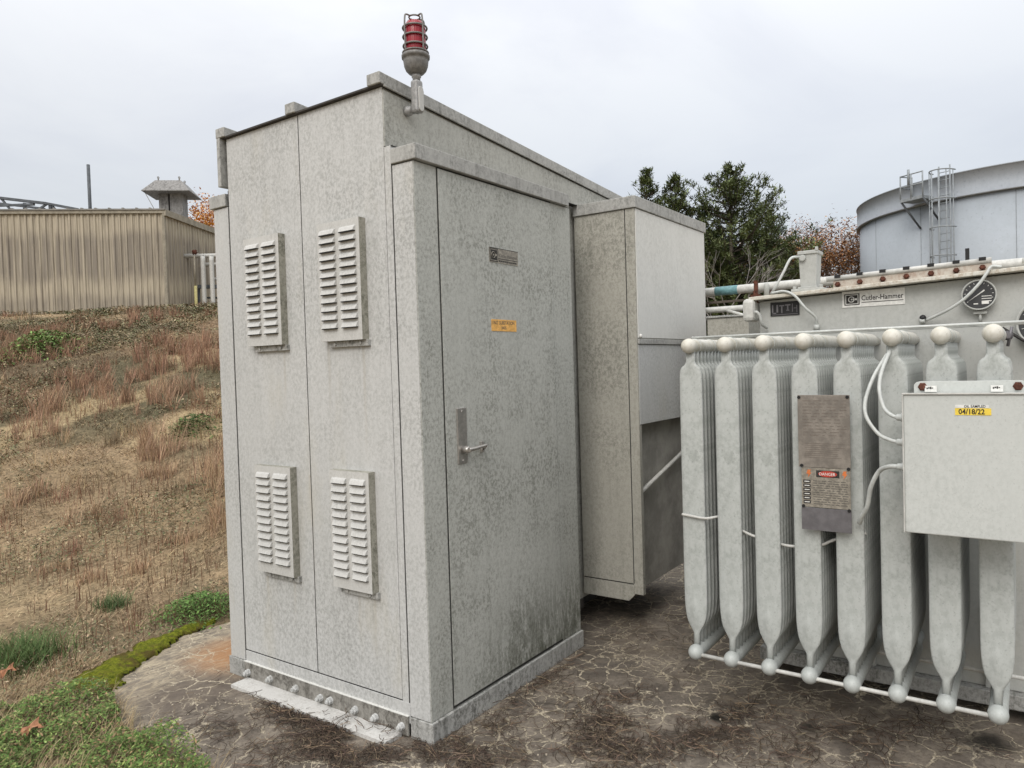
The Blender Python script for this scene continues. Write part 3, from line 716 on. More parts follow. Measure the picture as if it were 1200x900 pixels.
# louvred vents
def vent(y0, y1, z0, z1):
    bm = nb(); box(bm, -.043, -.0035, y0, y1, z0, z1)
    for f in bm.faces:
        f.normal_update(); f.material_index = 0 if f.normal.x < -.5 else 1
    o = obj('louvre_panel', bm, ['louver', 'rim'], cab)
    bm = nb(); w = (y1-y0); cw = w*.37
    n = 12; pitch = (z1-z0-.075)/n
    for cx in (y0+w*.26, y0+w*.74):
        for k in range(n):
            zt = z1-.032-k*pitch; zb = zt-pitch*.62
            # pressed hood: slopes outward from top to an open lower lip
            a = cw/2; pr = .016
            A = [(-.043, cx-a, zt), (-.043, cx+a, zt), (-.043-pr, cx+a*.93, zb), (-.043-pr, cx-a*.93, zb), (-.043, cx-a, zb), (-.043, cx+a, zb), (-.043-pr*.5, cx-a*.97, zt-(zt-zb)*.3), (-.043-pr*.5, cx+a*.97, zt-(zt-zb)*.3)]
            v = [bm.verts.new(p) for p in A]
            for f in ((0, 1, 7, 6), (6, 7, 2, 3), (0, 6, 3, 4), (1, 5, 2, 7), (3, 2, 5, 4)): bm.faces.new([v[i] for i in f])
    obj('louvre', bm, 'louver', o)
    bm = nb()
    for cx in (y0+w*.26, y0+w*.74):
        for k in range(n):
            zt = z1-.032-k*pitch; zb = zt-pitch*.62; box(bm, -.0445-.012, -.0435, cx-cw*.45, cx+cw*.45, zb-.004, zb-.0006)
    obj('louvre_slot', bm, 'black', o)
    bm = nb(); box(bm, -.022, -.0035, y0-.01, y1-.03, z0-.028, z0-.0005); 
    for yy in (y0+.035, y1-.075): lathe(bm, [(.008, 0), (.008, .006)], (-.022, yy, z0-.014), (-1, 0, 0), 8)
    obj('vent_bracket', bm, 'base', o, .001)
for v in ((.846, 1.118, 1.737, 2.272), (.292, .566, 1.737, 2.272), (.822, 1.100, .609, 1.142), (.286, .541, .612, 1.150)): vent(*v)
# base angle with bolts
bm = nb(); box(bm, -.014, -.004, .125, 1.292, .008, .094); obj('base_angle', bm, paint('grimy_base_angle', (.27, .26, .235), (.06, .055, .045), .9, 30, 5, streak=.8), cab, .002)
bm = nb(); box(bm, -.0145, -.0035, .124, 1.293, .0945, .0975); obj('angle_lip', bm, 'clean', cab)
bm = nb()
prism(bm, [(-.116, .165, 0), (-.0145, .165, 0), (-.0145, 1.262, 0), (-.116, 1.262, 0)], (0, 0, .017)); obj('foot_plate', bm, paint('foot_plate', (.58, .575, .55), (.26, .24, .21), .5, 60, 8, streak=.3), cab)
for yy, zz in ((1.255, .045), (1.07, .052), (.87, .050), (.69, .046), (.62, .050), (.45, .048), (.32, .046), (.16, .047)):
    bm = nb()
    for rr_, l0, l1, sg in ((.017, 0, .004, 16), (.016, .004, .018, 6), (.010, .018, .030, 10)):
        lathe(bm, [(rr_, l0), (rr_, l1), (rr_*.8, l1+.002)], (-.014, yy, zz), (-1, 0, 0), sg, False)
    obj('bolt', bm, 'end', cab)
# switch box projecting toward the transformer
XB0, XB1, YB = 1.59, 2.70, -.245
bm = nb(); box(bm, XB0, XB1, YB, .155, 1.24, 2.49); box(bm, XB0, XB0+.03, YB, .155, .24, 1.2395); box(bm, XB1-.03, XB1, YB, .155, .24, 1.2395); box(bm, XB0+.03, XB1-.03, YB+.07, .155, .24, 1.2395)
obj('throat_box', bm, ['side'], cab, .002)
bm = nb(); box(bm, XB0-.003, XB0, YB+.062, .15, .302, 2.488); box(bm, XB0-.0034, XB0, YB, YB+.056, .242, 2.488); obj('side_panel', bm, 'side', cab, .001)
bm = nb(); box(bm, XB0-.0012, XB0, YB+.0565, YB+.0615, .302, 2.488); box(bm, XB0-.0015, XB0, YB+.062, .15, .296, .3015); obj('side_panel_gap', bm, 'seam', cab)
bm = nb(); prism(bm, [(XB0-.002, .155, .195), (XB0-.002, -.15, .195), (XB0-.002, -.188, .235), (XB0-.002, -.188, .294), (XB0-.002, .155, .294)], (.02, 0, 0)); obj('skirt', bm, 'side', cab, .001)
bm = nb(); box(bm, XB0-.014, XB1+.012, YB-.014, .155, 2.4905, 2.558); obj('drip_cap', bm, 'cap', cab, .003)
bm = nb(); box(bm, XB0+.006, XB1-.002, YB-.005, YB, 1.742, 2.487); obj('front_panel', bm, 'clean', cab, .0015)
bm = nb(); box(bm, XB0+.004, XB1, YB-.012, YB, 1.706, 1.736); obj('rain_ledge', bm, 'cap', cab, .002)
bm = nb(); box(bm, XB0+.006, XB1-.002, YB-.0035, YB, 1.238, 1.702); obj('front_panel', bm, 'end', cab, .0015, label='lower front panel, duller than the upper one')
bm = nb(); lathe(bm, [(.012, 0), (.012, .008), (.006, .014)], (XB0+.028, YB-.005, 1.752), (0, -1, 0), 10); obj('knob', bm, 'clean', cab)
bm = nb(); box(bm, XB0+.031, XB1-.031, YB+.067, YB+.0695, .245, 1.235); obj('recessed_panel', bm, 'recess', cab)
bm = nb(); tube(bm, [(XB0+.05, YB+.03, .832), (XB0+.62, YB+.03, .975), (XB1-.04, YB+.03, 1.10)], .0125, 8); obj('brace_rod', bm, 'white', cab)
bm = nb(); box(bm, 1.28, 1.6, .165, .6, .10, .158); box(bm, 1.295, 1.33, .06, .17, .01, .07); obj('floor_frame', bm, 'dark', cab, .002)

# ------------------------------------------------------------------ beacon
bx, by = .140, .092
bec = thing('warning_beacon', (bx, by, 2.70), 'red caged warning beacon on a grey conduit elbow at the top corner of the cabinet', 'beacon light')
bm = nb(); lathe(bm, [(.022, 0), (.022, .02), (.018, .022), (.018, .04)], (bx, .158, 2.742), (0, -1, 0), 18); tube(bm, [(bx, .12, 2.742), (bx, by, 2.742)], .0165, 14)
obj('conduit_elbow', bm, 'beaconlite', bec)
bm = nb(); box(bm, bx-.022, bx+.022, by-.020, by+.020, 2.722, 2.863); obj('conduit_body', bm, 'beaconlite', bec, .010)
bm = nb()
pl_ = []
for k in range(20):
    a = 2*math.pi*k/20; pl_.append((bx+.0225, by+.0155*math.cos(a), 2.780+(.036 if math.sin(a) > 0 else -.036)+.018*math.sin(a)))
prism(bm, pl_, (.006, 0, 0)); pl2 = [(bx+.015*math.cos(2*math.pi*k/20), by-.0205, 2.780+(.036 if math.sin(2*math.pi*k/20) > 0 else -.036)+.018*math.sin(2*math.pi*k/20)) for k in range(20)]
prism(bm, pl2, (0, -.005, 0)); obj('cover_plate', bm, paint('pale_cast', (.50, .50, .48), (.36, .36, .34), .4), bec, .001)
bm = nb(); lathe(bm, [(.017, 2.859), (.017, 2.873), (.021, 2.877), (.021, 2.889)], (bx, by, 0), (0, 0, 1), 20); obj('neck', bm, 'beaconlite', bec)
bm = nb(); lathe(bm, [(.020, 2.887), (.033, 2.892), (.045, 2.905), (.052, 2.923), (.055, 2.943), (.055, 2.955), (.061, 2.957), (.062, 2.969), (.057, 2.975), (.046, 2.977)], (bx, by, 0), (0, 0, 1), 32); obj('globe_base', bm, 'beacon', bec)
bm = nb(); lathe(bm, [(.045, 2.976), (.0465, 2.995), (.0465, 3.08), (.044, 3.1), (.036, 3.113), (.020, 3.12), (.004, 3.122)], (bx, by, 0), (0, 0, 1), 32); obj('lens', bm, 'lens', bec)
bm = nb()
for zz in (3.01, 3.05, 3.089): ring(bm, (bx, by, zz), .0525, .0042, (0, 0, 1), 32, 8)
ring(bm, (bx, by, 2.982), .055, .004, (0, 0, 1), 32, 8)
ring(bm, (bx, by, 3.137), .024, .0036, (0, 0, 1), 20, 6)
for k in range(4):
    a = R(-10+90*k); c_, s_ = math.cos(a), math.sin(a)
    tube(bm, bez([(bx+.055*c_, by+.055*s_, 2.975), (bx+.0555*c_, by+.0555*s_, 3.075), (bx+.053*c_, by+.053*s_, 3.123), (bx+.046*c_, by+.046*s_, 3.137), (bx+.022*c_, by+.022*s_, 3.137)], 5), .0038, 8)
obj('wire_guard', bm, 'beacon', bec)

# ------------------------------------------------------------------ transformer
tr = thing('transformer', (1.52, -1.5, 0), 'pale grey oil-filled power transformer with a row of finned radiators right of the cabinet', 'transformer')
YL = -.965; YR = -3.1
def fz(y): return 1.895+.040*(YL-y)/1.1
bm = nb(); hexa(bm, [(1.52, YR, .12), (2.7, YR, .12), (2.7, YL, .12), (1.52, YL, .12), (1.52, YR, fz(YR)-.004), (2.7, YR, fz(YR)-.004), (2.7, YL, fz(YL)-.004), (1.52, YL, fz(YL)-.004)]); obj('tank', bm, 'tank', tr, .004)
bm = nb(); box(bm, 1.47, 2.74, YR, YL+.02, .055, .119); box(bm, 1.6, 2.6, YR+.1, YL-.1, 0, .055); obj('base_rail', bm, 'base', tr, .004)
bm = nb()
for yy in (-1.45, -1.95, -2.6): bm = nb(); box(bm, 1.50, 1.52, yy-.03, yy+.03, .12, .5); obj('wall_stiffener', bm, 'tank', tr, .002)
bm = nb()
for (a, b) in ((-1.62, .44), (-1.75, .33), (-1.80, .6)): lathe(bm, [(.012, 0), (.012, .01)], (1.52, a, b), (-1, 0, 0), 8)
obj('weld_stud', bm, 'tank', tr, .002)
bm = nb(); hexa(bm, [(1.455, YR, fz(YR)), (2.75, YR, fz(YR)), (2.75, YL+.035, fz(YL)), (1.455, YL+.035, fz(YL)), (1.455, YR, fz(YR)+.018), (2.75, YR, fz(YR)+.018), (2.75, YL+.035, fz(YL)+.018), (1.455, YL+.035, fz(YL)+.018)])
obj('cover_flange', bm, paint('flange_cream', (.60, .59, .53), (.30, .22, .14), .7, 30, 4, streak=.2, warm=.5), tr, .003)
YA, YB2 = -1.33, -1.965
bm = nb(); hexa(bm, [(1.475, YB2, fz(YB2)+.0185), (1.53, YB2, fz(YB2)+.0185), (1.53, YA, fz(YA)+.0185), (1.475, YA, fz(YA)+.0185), (1.475, YB2, fz(YB2)+.052), (1.53, YB2, fz(YB2)+.052), (1.53, YA, fz(YA)+.052), (1.475, YA, fz(YA)+.052)])
obj('clamp_bar', bm, paint('clamp_rusty_cream', (.52, .49, .43), (.26, .14, .085), .6, 18, 9, streak=.1), tr, .002)
bm = nb(); tube(bm, [(1.478, YA+.03, fz(YA)+.062), (1.478, YB2, fz(YB2)+.062)], .0125, 12); obj('rim_tube', bm, 'white', tr)
for k in range(7):
    bm = nb(); cl = nb()
    yy = YA-.02-k*.097; z = fz(yy)
    lathe(bm, [(.013, 0), (.013, .009), (.008, .010), (.008, .018)], (1.475, yy, z+.034), (-1, 0, 0), 6, False)
    box(cl, 1.464, 1.50, yy-.013, yy+.013, z+.0635, z+.078); obj('rusty_bolt', bm, 'rust', tr); obj('clamp_clip', cl, 'black', tr)

bm = nb(); box(bm, 1.49, 1.51, -1.883, -1.868, fz(-1.87)+.05, 2.055); box(bm, 1.49, 1.51, -1.895, -1.883, fz(-1.87)+.05, 2.0); obj('clamp_post', bm, 'black', tr)
# pressure relief housing
bm = nb()
hexa(bm, [(1.60, -1.225, 1.955), (1.69, -1.225, 1.955), (1.69, -1.150, 1.955), (1.60, -1.150, 1.955), (1.595, -1.232, 2.128), (1.70, -1.232, 2.128), (1.70, -1.143, 2.128), (1.595, -1.143, 2.128)])
box(bm, 1.588, 1.71, -1.238, -1.140, 2.118, 2.136); lathe(bm, [(.016, 0), (.016, .016)], (1.594, -1.165, 2.10), (-1, 0, 0), 10); box(bm, 1.585, 1.593, -1.24, -1.225, 2.13, 2.15)
rel = obj('relief_housing', bm, 'tank', tr, .003)
bm = nb(); box(bm, 1.57, 1.72, -1.265, -1.110, 1.932, 1.946); box(bm, 1.58, 1.71, -1.235, -1.14, 1.9465, 1.955)
for yy in (-1.25, -1.125): lathe(bm, [(.010, 0), (.010, .014)], (1.585, yy, 1.946), (0, 0, 1), 6, False)
obj('relief_base', bm, 'tank', tr, .002)
bm = nb(); tube(bm, bez([(1.585, -1.150, 2.108), (1.52, -1.125, 2.095), (1.49, -1.098, 2.03), (1.475, -1.060, 1.955), (1.50, -1.03, 1.925)]), .0064, 10)
tube(bm, bez([(1.46, -1.045, 1.925), (1.452, -1.11, 1.928), (1.448, -1.16, 1.900), (1.452, -1.205, 1.840), (1.485, -1.243, 1.795), (1.50, -1.245, 1.76)]), .0064, 10)
lathe(bm, [(.013, 0), (.013, .025)], (1.50, -1.245, 1.758), (0, 0, -1), 12); tube(bm, [(1.50, -1.245, 1.74), (1.50, -1.245, 1.70)], .009, 10)
obj('flexible_conduit', bm, 'conduit', tr)
bm = nb(); lathe(bm, [(.014, 0), (.014, .055), (.009, .066)], (1.49, -1.012, 1.915), (0, 0, 1), 12); obj('vent_stub', bm, 'tank', tr)
bm = nb(); box(bm, 1.50, 1.52, -.962, -.945, 1.885, 2.0); box(bm, 1.46, 1.5, -.985, -.94, 1.914, 1.925); lathe(bm, [(.009, 0), (.009, .02)], (1.48, -.955, 1.925), (0, 0, 1), 6, False); obj('rusty_lug', bm, 'rust', tr)
bm = nb(); box(bm, 1.44, 1.56, -.960, -.900, 1.79, 1.905); obj('bushing_cover', bm, 'white', tr, .02)
bm = nb(); tube(bm, bez([(1.47, -.955, 1.80), (1.45, -.965, 1.835), (1.45, -.985, 1.82), (1.46, -.995, 1.775), (1.50, -1.005, 1.755)]), .008, 8); obj('lifting_hook', bm, 'tank', tr)
# dark rating plate and maker's plate
bm = nb(); box(bm, 1.515, 1.5195, -1.162, -1.022, 1.812, 1.882); rp = obj('rating_plate', bm, 'black', tr)
bm = nb(); X = 1.5145
def mark(bm, y0, y1, z0, z1, x=X): box(bm, x-.0006, x+.0005, min(y0, y1), max(y0, y1), z0, z1)
for y0, y1, z0, z1 in ((-1.030, -1.036, 1.825, 1.868), (-1.030, -1.050, 1.824, 1.829), (-1.052, -1.060, 1.830, 1.868), (-1.066, -1.090, 1.860, 1.866), (-1.075, -1.081, 1.826, 1.860), (-1.094, -1.120, 1.862, 1.868), (-1.104, -1.110, 1.838, 1.862), (-1.100, -1.114, 1.836, 1.841), (-1.030, -1.155, 1.8175, 1.820), (-1.128, -1.131, 1.83, 1.87), (-1.136, -1.148, 1.846, 1.849), (-1.149, -1.152, 1.826, 1.862)): mark(bm, y0, y1, z0, z1)
obj('plate_marks', bm, 'plate3', rp)
bm = nb(); box(bm, 1.5165, 1.5195, -1.628, -1.360, 1.832, 1.908); mk = obj('nameplate', bm, 'paper', tr)
bm = nb(); box(bm, 1.5150, 1.5165, -1.437, -1.370, 1.842, 1.896); mark(bm, -1.445, -1.622, 1.8505, 1.8535, 1.516); obj('emblem', bm, 'ink', mk)
bm = nb()
for y0, y1, z0, z1 in ((-1.375, -1.432, 1.846, 1.849), (-1.375, -1.432, 1.889, 1.892), (-1.375, -1.378, 1.849, 1.889), (-1.429, -1.432, 1.849, 1.889)): mark(bm, y0, y1, z0, z1, 1.5148)
ring(bm, (1.5148, -1.401, 1.869), .0125, .0022, (1, 0, 0), 20, 4); lathe(bm, [(.0042, 0), (.0042, .0008)], (1.515, -1.403, 1.869), (-1, 0, 0), 10); lathe(bm, [(.0046, 0), (.0046, .0008)], (1.515, -1.4215, 1.869), (-1, 0, 0), 10); mark(bm, -1.403, -1.414, 1.8665, 1.8715, 1.5148)
obj('emblem_mark', bm, 'paper', mk)
lettering('lettering', [('Cutler-Hammer', .034, 1.5162, -1.444, 1.8615, .80)], 'ink', mk, 'tank', .014)
# gauges
def gauge(y, z, r, nm='dial_gauge'):
    bm = nb(); lathe(bm, [(r*.9, 0), (r*.98, .03), (r, .035), (r, .046), (r*.93, .047), (r*.9, .040)], (1.519, y, z), (-1, 0, 0), 36); o = obj(nm, bm, 'tank', tr)
    bm = nb(); lathe(bm, [(r*.9, 0), (r*.9, .002)], (1.4785, y, z), (-1, 0, 0), 32); obj('dial_face', bm, flat('dial_black', (.05, .052, .055), .3), o)
    bm = nb()
    prism(bm, [(1.4755, y+r*.62, z-r*.42), (1.4755, y-r*.28, z+r*.32), (1.4755, y-r*.33, z+r*.27), (1.4755, y-r*.30, z+r*.22)], (-.0008, 0, 0))
    for k in range(13):
        a = R(215-k*21); c_, s_ = math.cos(a), math.sin(a); p = Vector((1.4755, y-r*.72*c_, z+r*.72*s_)); q = Vector((1.4755, y-r*.82*c_, z+r*.82*s_)); tube(bm, [p, q], .0012, 4)
    for k in range(3): box(bm, 1.475, 1.476, y-r*.7, y-r*.15, z-r*(.10+.16*k)-.002, z-r*(.10+.16*k)+.001)
    box(bm, 1.475, 1.476, y-r*.55, y-r*.15, z-r*.62, z-r*.45); box(bm, 1.475, 1.476, y+r*.05, y+r*.3, z-r*.62, z-r*.55)
    obj('dial_marks', bm, 'paper', o)
gauge(-1.917, 1.848, .066); gauge(-2.150, 1.712, .104, 'temperature_gauge')
bm = nb(); box(bm, 1.49, 1.515, -1.945, -1.895, 1.766, 1.777); tube(bm, [(1.50, -1.92, 1.77), (1.50, -1.92, 1.73)], .006, 8); obj('gauge_fitting', bm, 'tank', tr)
bm = nb(); tube(bm, bez([(1.46, -2.0, 1.958), (1.452, -1.965, 1.962), (1.44, -1.948, 1.935), (1.43, -1.922, 1.893), (1.43, -1.880, 1.845), (1.44, -1.84, 1.812), (1.465, -1.783, 1.780), (1.50, -1.715, 1.752)]), .0066, 10)
lathe(bm, [(.012, 0), (.012, .02)], (1.505, -1.708, 1.75), (0, 1, 0), 10); obj('flexible_conduit', bm, 'conduit', tr)
bm = nb(); ico = bmesh.ops.create_icosphere(bm, subdivisions=2, radius=.014); bmesh.ops.translate(bm, verts=ico['verts'], vec=(1.505, -1.70, 1.763)); obj('conduit_fitting', bm, 'black', tr)
bm = nb(); lathe(bm, [(.03, 0), (.028, .02), (.016, .03), (.016, .12)], (1.56, -2.10, 1.975), (0, 0, 1), 16); obj('fill_cap', bm, 'white', tr)
bm = nb(); tube(bm, [(1.44, -2.0, 1.70), (1.44, -2.07, 1.645), (1.42, -2.16, 1.60)], .006, 8); obj('capillary_tube', bm, 'ink', tr)
bm = nb(); lathe(bm, [(.02, 0), (.02, .03), (.013, .035), (.013, .06)], (1.40, -2.02, 1.665), (-1, 0, 0), 14); tube(bm, [(1.36, -2.035, 1.70), (1.36, -2.02, 1.62)], .006, 8); obj('drain_valve', bm, 'plate3', tr)

# radiators
YK = [-.862-.1606*k for k in range(8)]
def fin_mesh(bm, x, y, zt, zb, w):
    """pressed steel panel: flat rolled edges, shoulders tapering to necks at both headers, a soft pressed bulge near each end"""
    h = w/2
    half = [(.021, zt), (.021, zt-.050), (.026, zt-.062), (h*.80, zt-.074), (h*.92, zt-.088), (h*.98, zt-.112), (h, zt-.150), (h, zt-.20), (h, zt-.26), (h, zb+.30), (h, zb+.25), (h*.99, zb+.21), (h*.96, zb+.175), (h*.89, zb+.140), (h*.76, zb+.112), (h*.55, zb+.090), (.020, zb+.074), (.014, zb+.062), (.014, zb)]
    rows = []
    for hw, z in half:
        e = min(.005, hw*.3); t = .0085 if hw > .025 else .007; m_ = min(hw*.5, .024)
        d = max(0, 1-((z-(zb+.165))/.085)**2)*.011+max(0, 1-((z-(zt-.175))/.10)**2)*.003*-1
        cr = .0025 if hw > .025 else .003
        f = [(x-t, y-hw+e), (x-t-cr*.6, y-hw*.6), (x-t-cr-d*.75, y-m_*.45), (x-t-cr-d, y), (x-t-cr-d*.75, y+m_*.45), (x-t-cr*.6, y+hw*.6), (x-t, y+hw-e), (x-t*.55, y+hw)]
        bk = [(x+t*.55, y+hw), (x+t, y+hw-e), (x+t+cr*.6, y), (x+t, y-hw+e), (x+t*.55, y-hw), (x-t*.55, y-hw)]
        rows.append([bm.verts.new((px, py, z)) for px, py in f+bk])
    n = len(rows[0])
    for a, b in zip(rows, rows[1:]):
        for k in range(n):
            f = bm.faces.new((a[k], a[(k+1) % n], b[(k+1) % n], b[k])); f.smooth = True
    bm.faces.new(rows[0]); bm.faces.new(rows[-1][::-1])
ZT, ZB = 1.665, .300
def header(zz):
    bm = nb(); prof = [(.001, -.030), (.014, -.027), (.025, -.018), (.0315, -.005), (.0335, .008), (.0325, .022), (.0305, .032), (.031, .045), (.031, .56), (.024, .585), (.02, .60), (.02, .722)]
    lathe(bm, prof, (.80, YK[0], zz), (1, 0, 0), 24); return bm
rad0 = obj('radiator', header(ZT), 'hdr', tr); obj('lower_header', header(ZB), 'rad', rad0)
fin0 = None; fins = []
for k in range(12):
    if k == 0:
        bm = nb(); fin_mesh(bm, .825, YK[0], ZT-.02, ZB+.02, .104); fin0 = obj('fin', bm, 'rad', rad0)
    else:
        c = fin0.copy(); COL.objects.link(c); c.parent = rad0; c.location = (.0445*k, 0, 0)
for j in range(1, 8):
    c = rad0.copy(); COL.objects.link(c); c.parent = tr; c.location = (0, YK[j]-YK[0], 0)
    for f in list(rad0.children):
        d = f.copy(); COL.objects.link(d); d.parent = c
bm = nb(); tube(bm, [(.80, YK[0], ZB-.006), (.80, YK[7], ZB-.006)], .0085, 10); obj('tie_rod', bm, 'white', tr); bm = nb(); tube(bm, [(1.30, YK[0], ZB-.035), (1.30, YK[7]-.3, ZB-.035)], .0085, 10); obj('tie_rod', bm, 'white', tr)
bm = nb(); tube(bm, [(.875, YK[0]+.01, ZT+.0375), (.875, YK[7]-.35, ZT+.0375)], .0055, 8); tube(bm, [(1.06, YK[0]+.02, ZT+.0375), (1.06, YK[7]-.35, ZT+.0375)], .0045, 8)
for y in YK:
    for xx in (.875, 1.06): ring(bm, (xx, y, ZT), .031, .003, (1, 0, .15), 24, 6)
obj('brace_rod', bm, 'conduit', tr)
bm = nb(); tube(bm, bez([(.812, -.812, .912), (.806, -.83, .912), (.806, -.92, .905), (.847, -.985, .908), (.847, -1.07, .858), (.847, -1.135, .836), (.847, -1.23, .818), (.847, -1.29, .816), (.847, -1.385, .832), (.847, -1.445, .862), (.847, -1.56, .90)]), .0062, 8); obj('sampling_tube', bm, 'white', tr)
# rating plates on the radiators
bm = nb(); box(bm, .775, .778, -1.520, -1.326, 1.160, 1.449); o1 = obj('rating_plate', bm, 'plate', tr, .0008)
bm = nb()
for k in range(12):
    z = 1.425-k*.0125; yy = -1.345
    while yy > -1.50:
        l = .008+random.random()*.03; mark(bm, yy, max(yy-l, -1.508), z, z+.0022, .7749); yy -= l+.008+random.random()*.01
for k in range(8): mark(bm, -1.35, -1.50+random.random()*.03, 1.255-k*.008, 1.2565-k*.008, .7749)
obj('engraving', bm, 'scratch', o1)
for (y, z) in ((-1.332, 1.440), (-1.512, 1.441), (-1.338, 1.166), (-1.512, 1.160), (-1.342, 1.003), (-1.512, .997)): bm = nb(); lathe(bm, [(.0065, 0), (.0065, .004)], (.7748, y, z), (-1, 0, 0), 10); obj('screw', bm, 'black', o1)
bm = nb(); box(bm, .776, .779, -1.518, -1.336, 1.000, 1.1585); o2 = obj('warning_plate', bm, 'plate2', tr, .0006)
bm = nb(); box(bm, .7752, .776, -1.478, -1.392, 1.122, 1.149)
for k in range(6): box(bm, .7752, .776, -1.370, -1.342, 1.014+k*.0165, 1.0265+k*.0165)
obj('warning_panel', bm, 'ink', o2)
bm = nb(); lathe(bm, [(.012, 0), (.012, .0006)], (.7752, -1.435, 1.1355), (-1, 0, 0), 24)
for v in bm.verts: v.co.y = -1.435+(v.co.y+1.435)*2.9
obj('warning_oval', bm, 'red', o2)
lettering('lettering', [('DANGER', .017, .7742, -1.403, 1.1295, .88)], 'paper', o2, 'tank')
for yc in (-1.364, -1.497): bm = nb(); prism(bm, [(.7755, yc+.004, 1.150), (.7755, yc-.008, 1.150), (.7755, yc-.004, 1.139), (.7755, yc-.010, 1.139), (.7755, yc+.004, 1.118), (.7755, yc+.001, 1.133), (.7755, yc+.009, 1.133)], (-.0006, 0, 0)); obj('lightning_mark', bm, 'orangeink', o2)
bm = nb()
for k in range(11):
    z = 1.105-k*.0092; yy = -1.380
    while yy > -1.505:
        l = .006+random.random()*.022; box(bm, .7754, .776, max(yy-l, -1.510), yy, z, z+.0026); yy -= l+.004+random.random()*.004
obj('fine_print', bm, 'fadedink', o2)
bm = nb()
for k in range(6): box(bm, .7745, .7751, -1.366, -1.347, 1.0185+k*.0165, 1.0215+k*.0165)
obj('side_print', bm, 'paper', o2)
bm = nb(); box(bm, .7745, .7775, -1.520, -1.334, .908, .998); o3 = obj('blank_plate', bm, 'plate3', tr, .0006)
# control box
cb = nb(); box(cb, .60, .73, -2.125, -1.725, .972, 1.458); cbo = obj('control_box', cb, 'cbox', tr, .004)
bm = nb(); box(bm, .594, .606, -2.128, -1.722, 1.4585, 1.464); box(bm, .594, .5995, -1.7265, -1.722, .972, 1.458); obj('lid_lip', bm, 'white', cbo, .001)
bm = nb(); prism(bm, [(.735, -1.745, 1.455), (.735, -1.745, 1.488), (.735, -1.753, 1.497), (.735, -1.766, 1.500), (.735, -2.066, 1.500), (.735, -2.078, 1.497), (.735, -2.086, 1.488), (.735, -2.086, 1.455)], (.006, 0, 0)); obj('mounting_bracket', bm, 'cbox', cbo, .001)
for y in (-1.773, -2.058): bm = nb(); lathe(bm, [(.016, 0), (.015, .003), (.009, .004), (.010, .008), (.010, .013)], (.735, y, 1.480), (-1, 0, 0), 6, False); obj('rusty_bolt', bm, 'rust', cbo)
bm = nb(); box(bm, .726, .732, -1.818, -1.780, 1.4615, 1.484); obj('paper_tag', bm, 'paper', cbo); bm = nb(); box(bm, .726, .732, -2.016, -1.980, 1.4615, 1.484); obj('paper_tag', bm, 'paper', cbo)
bm = nb()
for y0 in (-1.786, -1.986):
    for k in range(4): box(bm, .7252, .726, y0-.0045-k*.0055, y0-k*.0055, 1.472+.002*(k % 2), 1.4775+.0015*(k % 3))
obj('handwriting', bm, 'ink', cbo)
bm = nb(); box(bm, .5985, .600, -1.985, -1.882, 1.389, 1.412); yl = obj('date_label', bm, 'yellow', cbo)
bm = nb(); box(bm, .5986, .600, -1.978, -1.882, 1.413, 1.423); wl_ = obj('paper_label', bm, 'paper', cbo)
cbo_l = lettering('date_lettering', [('04/18/22', .0245, .5982, -1.892, 1.3925, .86)], 'ink', cbo, 'tank', .022)
lettering('label_lettering', [('OIL SAMPLED', .0125, .5983, -1.908, 1.4145, .82)], 'ink', cbo, 'tank', .01)
for z in (1.375, 1.286, 1.198): bm = nb(); lathe(bm, [(.015, 0), (.015, .010), (.012, .012), (.012, .024), (.0085, .027)], (.640, -1.7245, z), (0, 1, 0), 12); obj('cable_gland', bm, 'cbox', cbo)
bm = nb()
tube(bm, bez([(.86, -1.66, 1.63), (.79, -1.655, 1.60), (.73, -1.640, 1.535), (.70, -1.636, 1.47), (.675, -1.655, 1.405), (.648, -1.685, 1.380), (.640, -1.706, 1.375)]), .0068, 10); obj('cable', bm, 'conduit', tr); bm = nb()
tube(bm, bez([(.86, -1.655, 1.62), (.80, -1.640, 1.585), (.74, -1.61, 1.515), (.70, -1.588, 1.43), (.68, -1.595, 1.37), (.665, -1.635, 1.312), (.650, -1.675, 1.292), (.640, -1.706, 1.286)]), .0068, 10); obj('cable', bm, 'conduit', tr); bm = nb()
tube(bm, bez([(.640, -1.706, 1.198), (.655, -1.670, 1.194), (.69, -1.632, 1.170), (.71, -1.600, 1.105), (.735, -1.583, 1.03), (.76, -1.560, .985), (.79, -1.545, .95)]), .0085, 10)
obj('cable', bm, 'conduit', tr)

# ------------------------------------------------------------------ things between the cabinet and transformer
gb = thing('junction_box', (2.35, -.60, 0), 'small grey metal junction cabinet between the tall cabinet and the transformer tank', 'junction box')
bm = nb(); box(bm, 2.2, 2.62, -.70, -.44, .3, 1.862); obj('body', bm, 'side', gb, .004)
bm = nb(); box(bm, 2.19, 2.63, -.71, -.43, 1.8625, 1.872); obj('lid', bm, 'cap', gb, .002)
bm = nb()
for yy in (-.68, -.46): box(bm, 2.22, 2.6, yy-.02, yy+.02, 0, .2995)
obj('leg', bm, 'dark', gb)
pp = thing('overhead_pipe', (2.95, -1.5, 0), 'long white pipe with a teal band running behind the transformer top', 'pipe')
bm = nb(); tube(bm, [(2.95, 1.0, 2.088), (2.95, -.4, 2.10), (2.95, -2.0, 2.112), (2.95, -4.5, 2.128)], .031, 16); obj('pipe', bm, 'white', pp)
bm = nb(); tube(bm, [(2.95, -.235, 2.0985), (2.95, -.40, 2.1)], .0325, 16); obj('teal_band', bm, 'teal', pp)
bm = nb()
for yy in (-.62, -2.6): box(bm, 2.93, 2.97, yy-.02, yy+.02, 0, 2.07)
obj('support_post', bm, 'rust', pp)
